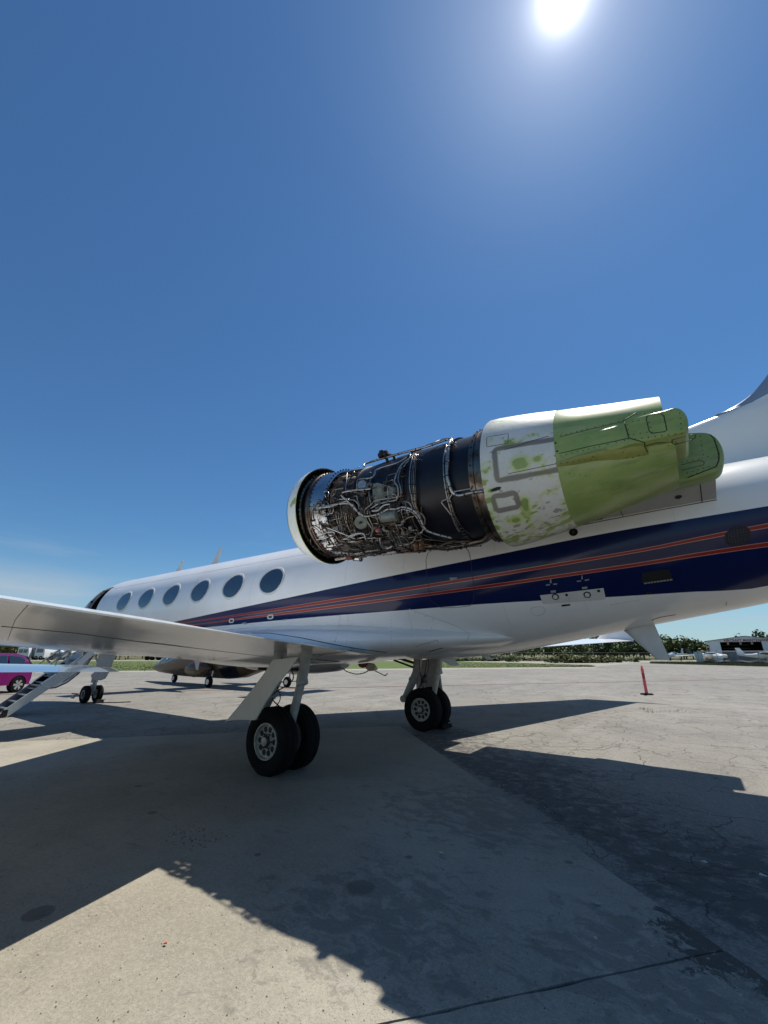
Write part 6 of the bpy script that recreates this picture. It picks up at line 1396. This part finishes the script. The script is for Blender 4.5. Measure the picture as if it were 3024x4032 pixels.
m_wire = mat('galvanised_wire', (.30, .31, .32), .5, metal=.5)
# chain-link fences: posts, rails and a diamond mesh of thin wires
def fence(name, A0, B0, h, sp, lab, mesh=.35, wr=.006, pr=.035, m=m_wire, barb=False):
    A0 = V((A0.x, A0.y, 0)); B0 = V((B0.x, B0.y, 0)); L_ = (B0-A0).length; d = (B0-A0)/L_; e = empty(name, A0, lab, 'fence'); n = int(L_/sp)
    for i in range(n+1):
        mb = MB(); p = A0+d*(i*sp); mb.tube([p, p+V((0, 0, h+.05))], pr, 6)
        if barb: mb.tube([p+V((0, 0, h)), p+V((.15, -.12, h+.22))], pr*.7, 5)
        mb.build('post', m, e)
    mb = MB(); mb.tube([A0+V((0, 0, h)), B0+V((0, 0, h))], pr*.7, 6); mb.build('top_rail', m, e)
    mb = MB(); k = 0
    while k < L_:
        for s_ in (1, -1):
            a = A0+d*k+V((0, 0, .03 if s_ > 0 else h)); b = A0+d*min(L_, k+h)+V((0, 0, h if s_ > 0 else .03)); mb.tube([a, b], wr, 3, cap=False)
        k += mesh
    tag(mb.build('mesh', m, e), kind='stuff'); return e
fence('chain_link_fence', far(2747, 78), far(3260, 66), 2.05, 2.75, 'chain-link fence with galvanised posts in front of the hangar', .22, .005, .04, barb=True)
fence('chain_link_fence', far(2640, 116), far(900, 125), 1.9, 4.0, 'long low chain-link fence between the field and the trees', .9, .008, .035, m=mat('dull_wire', (.14, .14, .14), .6))
P = [far(2757+i*14, 77.5-i*.32) for i in range(30)]; mb = MB(); rings = []
for i, p in enumerate(P): rings.append([p+V((0, 0, 0)), p+V((.1, -.15, .35+.1*math.sin(i*1.3))), p+V((.2, .1, .62+.16*math.sin(i*.9)+.06*rnd.random()))])
mb.loft(rings, False); tag(mb.build('silt_screen', mat('black_silt_fabric', (.022, .028, .032), .7, var=.4, vs=2)), 'sagging black fabric screen along the foot of the hangar fence', 'screen')
p = far(2752, 78.2); mb = MB(); mb.prism([p+V((-.55, 0, .05)), p+V((.55, 0, .05)), p+V((.50, .12, 1.95)), p+V((-.75, .12, 1.95))], V((0, .05, 0))); e = mb.build('sign_board', mat('weathered_white_board', (.55, .58, .58), .6, var=.15, vs=2)); tag(e, 'weathered white board standing at the end of the hangar fence', 'board')
# far aircraft
def smallplane(name, loc, rz, lab, body, high=False, twin=False, sc=1, fincol=None, lowfin=False):
    e = empty(name, loc, lab, 'small aircraft', 'light aircraft parked by the hangar'); R = Matrix.Rotation(rz, 3, 'Z'); L0 = V(loc)
    T = lambda x, y, z: L0+R @ V((x*sc, y*sc, z*sc))
    mb = MB(); mb.loft([[T(x, w_*math.cos(2*math.pi*k/16), zc+h_*math.sin(2*math.pi*k/16)) for k in range(16)] for x, w_, h_, zc in ((-3.3, .1, .1, 1.15), (-3.1, .38, .34, 1.15), (-2, .5, .45, 1.2), (-1, .55, .6, 1.35), (.6, .55, .62, 1.35), (2, .33, .36, 1.3), (4.2, .1, .16, 1.45))]); mb.build('fuselage', body, e)
    mb = MB(); mb.loft([[T(p.x, p.y*0+y, (1.95 if high else .95)+abs(y)*(.01 if high else .08)+p.y*1.1) for p in foil(-1.1, .45-.06*abs(y), 0, .16, 0, 8)] for y in (-5.2, -3, 0, 3, 5.2)]); mb.build('wing', m_white, e)
    mb = MB(); mb.loft([[T(p.x, y, 1.5+p.y) for p in foil(3.5, 4.4, 0, .08, 0, 6)] for y in (-1.6, 0, 1.6)]); mb.build('tailplane', m_white, e)
    mb = MB(); r_ = [[T(p.x, p.y, p.z) for p in q] for q in (foil(3.0, 4.5, 1.4, .1, 0, 8), foil(3.9, 4.7, 2.9, .06, 0, 8))]; mb.loft(r_); mb.build('fin', fincol or body, e)
    mb = MB(); mb.loft([[T(x, w_*s_, z) for s_, z in ((-1, 1.5), (-.85, 1.9), (.85, 1.9), (1, 1.5))] for x, w_ in ((-1.2, .45), (-.5, .54), (.5, .5), (1.1, .3))]); mb.build('canopy_glass', m_glass, e)
    mb = MB()
    for q in (0, 2.1, 4.2): mb.tube([T(-3.4, 0, 1.15), T(-3.42, .9*math.cos(q), 1.15+.9*math.sin(q))], .05, 5)
    mb.lathe(T(-3.25, 0, 1.15), R @ V((-1, 0, 0)), [(0, .16), (.2, .1), (.28, .001)], 12); mb.build('propeller', m_dark, e)
    for x, y in ((-2.4, 0), (-.2, 1.3), (-.2, -1.3)): mb = MB(); mb.lathe(T(x, y-.08, .2), R @ V((0, 1, 0)), [(0, .001), (0, .2), (.16, .2), (.16, .001)], 12); mb.tube([T(x, y, .2), T(x, y*.7, 1.0)], .05, 5); mb.build('wheel_leg', m_rub, e)
    if twin:
        for y in (-1.7, 1.7): mb = MB(); mb.loft([[T(x, y+r*math.cos(2*math.pi*k/12), 1.15+r*math.sin(2*math.pi*k/12)) for k in range(12)] for x, r in ((-2.6, .05), (-2.4, .28), (-1, .33), (.8, .1))]); mb.build('engine_nacelle', m_white, e)
    return e
m_teal = mat('teal_grey_aircraft_paint', (.30, .40, .42), .3, coat=.5)
smallplane('small_aircraft', far(2655, 112), 1.15, 'white and teal low-wing light aircraft parked left of the hangar, near the trees', m_teal, sc=1.05)
smallplane('small_aircraft', far(2795, 104), 3.0, 'white twin-engine light aircraft with a dark raised tail in front of the hangar corner', m_white, twin=True, sc=1.0, fincol=m_tpb)
smallplane('small_aircraft', far(3010, 92), 2.9, 'white high-wing light aircraft at the right edge before the hangar doorway', m_white, high=True, sc=1.0)
smallplane('small_aircraft', far(478, 108), 2.6, 'small pale aircraft parked far off at the left, behind the nose gear', m_white2, high=True, sc=.85)
# far vehicles at the left
def vehicle(name, u, dist, w_, h_, L_, body, lab, cat, cab=False, roofh=None):
    p = far(u, dist); e = empty(name, p, lab, cat, 'vehicles parked beyond the field'); ax = (far(u+10, dist)-far(u, dist)).normalized(); ay = V((-ax.y, ax.x, 0))
    P = lambda a, b, z: p+ax*a+ay*b+V((0, 0, z)); z0 = .45
    pr = [(-w_/2, z0), (w_/2, z0), (w_/2+.0, z0+h_*.45), (w_/2-.25, h_), (-w_/2+.08, h_), (-w_/2, h_-.1)] if cab else [(-w_/2, z0), (w_/2, z0), (w_/2, h_), (-w_/2, h_)]
    mb = MB(); mb.prism([P(a, 0, z) for a, z in pr], ay*L_); mb.build('body', body, e, bevel=.05)
    mb = MB(); n = max(1, int(w_/1.2))
    for k in range(n): a0 = -w_/2+.3+(w_-.5)/n*k; mb.prism([P(a0, -.02, h_*.55), P(a0+(w_-.5)/n-.15, -.02, h_*.55), P(a0+(w_-.5)/n-.15, -.02, h_*.84), P(a0, -.02, h_*.84)], ay*.03)
    mb.build('window', m_glass, e)
    for a in (-w_/2+.5, w_/2-.6): mb = MB(); mb.lathe(P(a, -.05, .42), ay, [(0, .2), (0, .42), (.28, .42), (.28, .2)], 16); mb.build('wheel', m_rub, e)
    return e
vehicle('shuttle_bus', 89, 103, 2.7, 2.75, 5, m_white, 'white shuttle bus parked far left, right of the purple car roof', 'bus', True)
vehicle('box_trailer', 125, 104, 2.6, 2.9, 5, mat('grey_trailer', (.16, .18, .2), .5), 'dark grey box trailer between the white bus and the white truck', 'trailer')
vehicle('box_truck', 155, 101, 2.2, 2.9, 5.5, m_white, 'white truck next to the grey box trailer, seen past the stair rails', 'truck', True)
vehicle('flatbed_truck', 192, 104, 2.6, 1.2, 5, m_dark, 'low dark flatbed behind the stair rails', 'truck')
def drumtruck(u, dist):
    e = vehicle('tank_truck', u, dist, 2.9, 1.6, 2.2, m_strut, 'white tank truck seen behind the air stairs', 'truck'); p = far(u, dist); mb = MB(); mb.lathe(p+V((-.3, .5, 1.6)), (far(u+10, dist)-far(u, dist)).normalized(), [(-1.0, .001), (-.9, .4), (-.3, .62), (.5, .62), (1.1, .35), (1.2, .001)], 16); mb.build('tank', m_white, e)
drumtruck(222, 102); vehicle('pickup_truck', 262, 104, 2.3, 2.2, 4, m_white2, 'pale pickup truck seen through the stair frame', 'truck', True)
for u, m, l in ((583, m_dark, 'dark pickup parked far off right of the small aircraft'), (603, m_white2, 'pale van between the dark pickups at the far field edge'), (628, m_tpb, 'black pickup nearest the turboprop nose at the far field edge')):
    vehicle('parked_pickup', u, 100, 1.35, 1.45, 4, m, l, 'vehicle', True)
# ------------------------------------------------------------------ trees and bushes
def leafmat(n, c1, c2): 
    k = NT(n, .7); a = k.noise(k.coord(), .8, 4); g = k.n('ShaderNodeNewGeometry'); r = k.n('ShaderNodeObjectInfo').outputs['Random']
    col = k.mix(k.step(a, .35, .65), c1, c2); col = k.mix(k.math('MULTIPLY', r, .35), col, (.13, .13, .05)); k.color(col); k.b.inputs['Subsurface Weight'].default_value = 0; return k.m
ml = [leafmat('foliage_dark', (.035, .06, .018), (.075, .11, .03)), leafmat('foliage_mid', (.065, .11, .025), (.13, .18, .045)), leafmat('foliage_olive', (.12, .14, .04), (.19, .20, .07))]
m_bark = mat('bark', (.10, .08, .06), .9, var=.3, vs=5)
def crown_mesh(kind, seed):
    r = random.Random(seed); vs = []; fs = []
    lobes = []
    if kind == 'round':
        for i in range(11): lobes.append((V((r.gauss(0, .30), r.gauss(0, .30), r.uniform(.28, .88))), r.uniform(.14, .27)))
    elif kind == 'pine':
        for i in range(9): a = r.uniform(0, 6.28); d = r.uniform(0, .33); lobes.append((V((d*math.cos(a), d*math.sin(a), r.choice((.62, .72, .80, .88, .95)))), r.uniform(.09, .17)))
    else:
        for i in range(12): lobes.append((V((r.uniform(-.5, .5), r.uniform(-.4, .4), r.uniform(.1, .75)*(1-.4*abs(r.uniform(-1, 1))))), r.uniform(.12, .24)))
    for c, R_ in lobes:
        for j in range(84 if kind != 'pine' else 50):
            d = V((r.gauss(0, 1), r.gauss(0, 1), r.gauss(0, .75 if kind != 'pine' else .4))).normalized()*R_*r.uniform(.55, 1.12); p = c+d
            if p.z < .02: p.z = .02+r.random()*.05
            n = V((r.gauss(0, 1), r.gauss(0, 1), r.gauss(0, 1)+.6)).normalized(); a = n.orthogonal().normalized(); b = n.cross(a); s = r.uniform(.036, .075)
            q = r.uniform(0, 6.28); a, b = a*math.cos(q)+b*math.sin(q), b*math.cos(q)-a*math.sin(q); k = len(vs); vs += [p-a*s, p+b*s*.6, p+a*s, p-b*s*.6]; fs.append((k, k+1, k+2, k+3))
    me = bpy.data.meshes.new('crown'); me.from_pydata([tuple(v) for v in vs], [], fs); return me, lobes
def trunk_mesh(kind, lobes, seed):
    r = random.Random(seed); mb = MB(); h = .8 if kind == 'pine' else .5
    top = V((r.uniform(-.04, .04), r.uniform(-.04, .04), h)); mb.tube([V((0, 0, 0)), V((.01, .0, h*.5)), top], [.028, .02, .012], 6)
    for c, R_ in lobes[:6]: mb.tube([top*.62, (top*.8+c)/2+V((0, 0, -.04)), c], [.012, .008, .004], 4)
    me = bpy.data.meshes.new('trunk'); me.from_pydata([tuple(v) for v in mb.v], [], mb.f); me.materials.append(m_bark); return me
KIND = {}
for kd, n in (('round', 5), ('pine', 3), ('bush', 4)):
    for i in range(n):
        c, l = crown_mesh(kd, 50+i*7+len(kd)); KIND.setdefault(kd, []).append((c, trunk_mesh(kd, l, i), {}))
def tree(loc, h, w_, kd, mi, lab, name='broadleaf_tree', cat='tree', group='trees beyond the airfield'):
    cm_, tm, cache = rnd.choice(KIND[kd])
    if mi not in cache: c = cm_.copy(); c.materials.append(ml[mi]); cache[mi] = c
    e = empty(name, loc, lab, cat, group); e.scale = (w_, w_, h); e.rotation_euler.z = rnd.uniform(0, 6.28)
    for nm, me in (('crown', cache[mi]), ('trunk', tm)): o = bpy.data.objects.new(nm, me); COL.objects.link(o); o.parent = e
    return e
TN = {0: 'dark', 1: 'mid-green', 2: 'olive'}
ORD = ['first', 'second', 'third', 'fourth', 'fifth', 'sixth', 'seventh', 'eighth', 'ninth', 'tenth', 'eleventh', 'twelfth']
for ua, ub, n, ph in ((-70, 105, 5, 'row behind the purple car'), (105, 270, 5, 'row behind the parked trucks'), (270, 480, 5, 'row behind the air stairs and nose gear'), (480, 740, 5, 'row left of the turboprop nose'), (1540, 1790, 5, 'row past the far main gear'), (1790, 2130, 7, 'row seen under the rear belly'), (2130, 2460, 8, 'row behind the big bush clump'), (2460, 2760, 6, 'row between ventral blade and hangar')):
    for i in range(n):
        u = ua+(ub-ua)*(i+.5)/n+rnd.uniform(-8, 8); left = u < 760; h = rnd.uniform(4.4, 5.4) if left else rnd.uniform(4.8, 6.6); mi = rnd.choice((2, 2, 1, 0)) if left else rnd.choice((0, 0, 1, 1, 2))
        tree(far(u, (126 if left else 150)+rnd.uniform(-5, 8)), h, h*rnd.uniform(1.1, 1.45), 'round', mi, f'{ORD[i]} tree from the left, {TN[mi]}, in the {ph}')
mb = MB()          # the wood behind the front row reads as one mass
for i in range(60):
    u = -80+i*49+rnd.uniform(-14, 14)
    if 800 < u < 1480 or u > 2800: continue
    me, tm, _c = rnd.choice(KIND['round']); L0 = far(u, 172+rnd.uniform(-5, 10)); h = rnd.uniform(4.6, 6.4); w_ = rnd.uniform(7.5, 9.5); R = Matrix.Rotation(rnd.uniform(0, 6), 3, 'Z')
    mb.add([L0+R @ V((v.co.x*w_, v.co.y*w_, v.co.z*h)) for v in me.vertices], [tuple(p.vertices) for p in me.polygons])
tag(mb.build('distant_wood', ml[0], smooth=False), kind='stuff')
for u, h, l in ((2290, 8.3, 'stubby pine top just left of the far winglet'), (2340, 7.7, 'pine left of the bushy pair under the far winglet'), (2362, 7.9, 'thick-crowned pine under the far winglet'), (2385, 7.2, 'shorter pine under the far winglet'), (2408, 7.6, 'slim pine below the winglet middle'), (2430, 7.9, 'slim bare-stemmed pine below the winglet rear'), (2452, 7.4, 'low pine just past the winglet base'), (2478, 7.7, 'slender pine in the gap right of the winglet'), (2505, 8.6, 'tallest pine, left of the ventral blade'), (2520, 8.2, 'pine touching the ventral blade')):
    tree(far(u, 150), h, 5.2, 'pine', 0, l, 'pine_tree', 'pine', 'flat-topped pines')
tree(far(2535, 142), 6.8, 8, 'round', 0, 'dense dark tree just behind the ventral antenna blade')
for u, h, w_, mi, l in ((2615, 7.4, 10, 1, 'largest rounded green tree between the ventral antenna and the parked aircraft'), (2700, 6.9, 7.5, 0, 'spreading dark tree with gaps, left of the hangar'), (2680, 6.0, 8, 0, 'lower dark tree left of the hangar'), (2745, 5.6, 8, 1, 'low green tree touching the hangar corner'), (2780, 5.2, 8, 1, 'low green tree directly behind the hangar corner'), (3018, 10.4, 9, 0, 'dark tree rising behind the hangar roof at the right edge')):
    tree(far(u, 165 if u > 3000 else 138), h, w_, 'round', mi, l)
for u, d, h, w_, mi, l in ((2180, 80, 1.6, 3.4, 1, 'leftmost shrub of the big bush clump'), (2220, 81, 1.95, 4.4, 2, 'olive shrub in the left half of the bush clump'), (2262, 82, 2.05, 4.8, 1, 'tallest shrub in the middle of the bush clump'), (2310, 82, 1.95, 5, 2, 'wide olive shrub in the right half of the bush clump'), (2352, 82, 1.8, 4, 2, 'right end shrub of the bush clump'), (2408, 86, 1.3, 2.4, 0, 'small dark bush right of the bush clump'), (2425, 86, 1.3, 2, 1, 'small mid-green bush beside the small dark one'), (2492, 92, 1.5, 4.2, 1, 'lone rounded bush under the ventral blade'), (2020, 90, 1.9, 3.2, 1, 'bright green bush under the far wing root'), (1760, 98, 1.7, 6, 1, 'leafy bush beside the far main gear door'), (1800, 97, 1.9, 5, 1, 'bush right of the small belly blade'), (1860, 100, 1.6, 6, 2, 'thin bush in the strip under the belly'), (1920, 99, 1.7, 6, 0, 'dark bush left of the bright green one'), (1975, 102, 1.6, 5, 0, 'dark low bush next to the bright green one'), (2080, 104, 1.2, 6, 0, 'dark low bush behind the pale path')):
    tree(far(u, d), h, w_, 'bush', mi, l, 'bush', 'bush', 'bushes at the edge of the field')
# rough grass strips
m_rg = leafmat('rough_grass_blades', (.09, .11, .03), (.16, .15, .06)); mb = MB()
def tufts(px0, px1, v0, v1, n, hh):
    for k in range(n):
        u = rnd.uniform(px0, px1); v = rnd.uniform(v0(u), v1(u)); p = G(u, v)
        for j in range(3):
            q = p+V((rnd.gauss(0, .12), rnd.gauss(0, .12), 0)); h = rnd.uniform(.4, 1)*hh; w_ = V((rnd.uniform(-1, 1), rnd.uniform(-1, 1), 0)).normalized()*.05; mb.add([q-w_, q+w_, q+V((rnd.uniform(-.1, .1), rnd.uniform(-.1, .1), h))], [(0, 1, 2)])
tufts(2565, 3100, lambda u: 2609, lambda u: 2613+(u-2565)*.026, 2600, .38); tufts(2100, 2560, lambda u: 2598, lambda u: 2601, 900, .35); tufts(1700, 2340, lambda u: 2604+max(0, (u-1730)*.024), lambda u: 2627, 2500, .07)
tufts(0, 700, lambda u: 2604, lambda u: 2640, 2500, .07)
tag(mb.build('rough_grass', m_rg, smooth=False), kind='stuff')
sheet('verge', [G(2562, 2608), G(2700, 2606.5), G(3100, 2606), G(3100, 2624), G(2900, 2621), G(2700, 2616), G(2580, 2612)], .004, m_field)
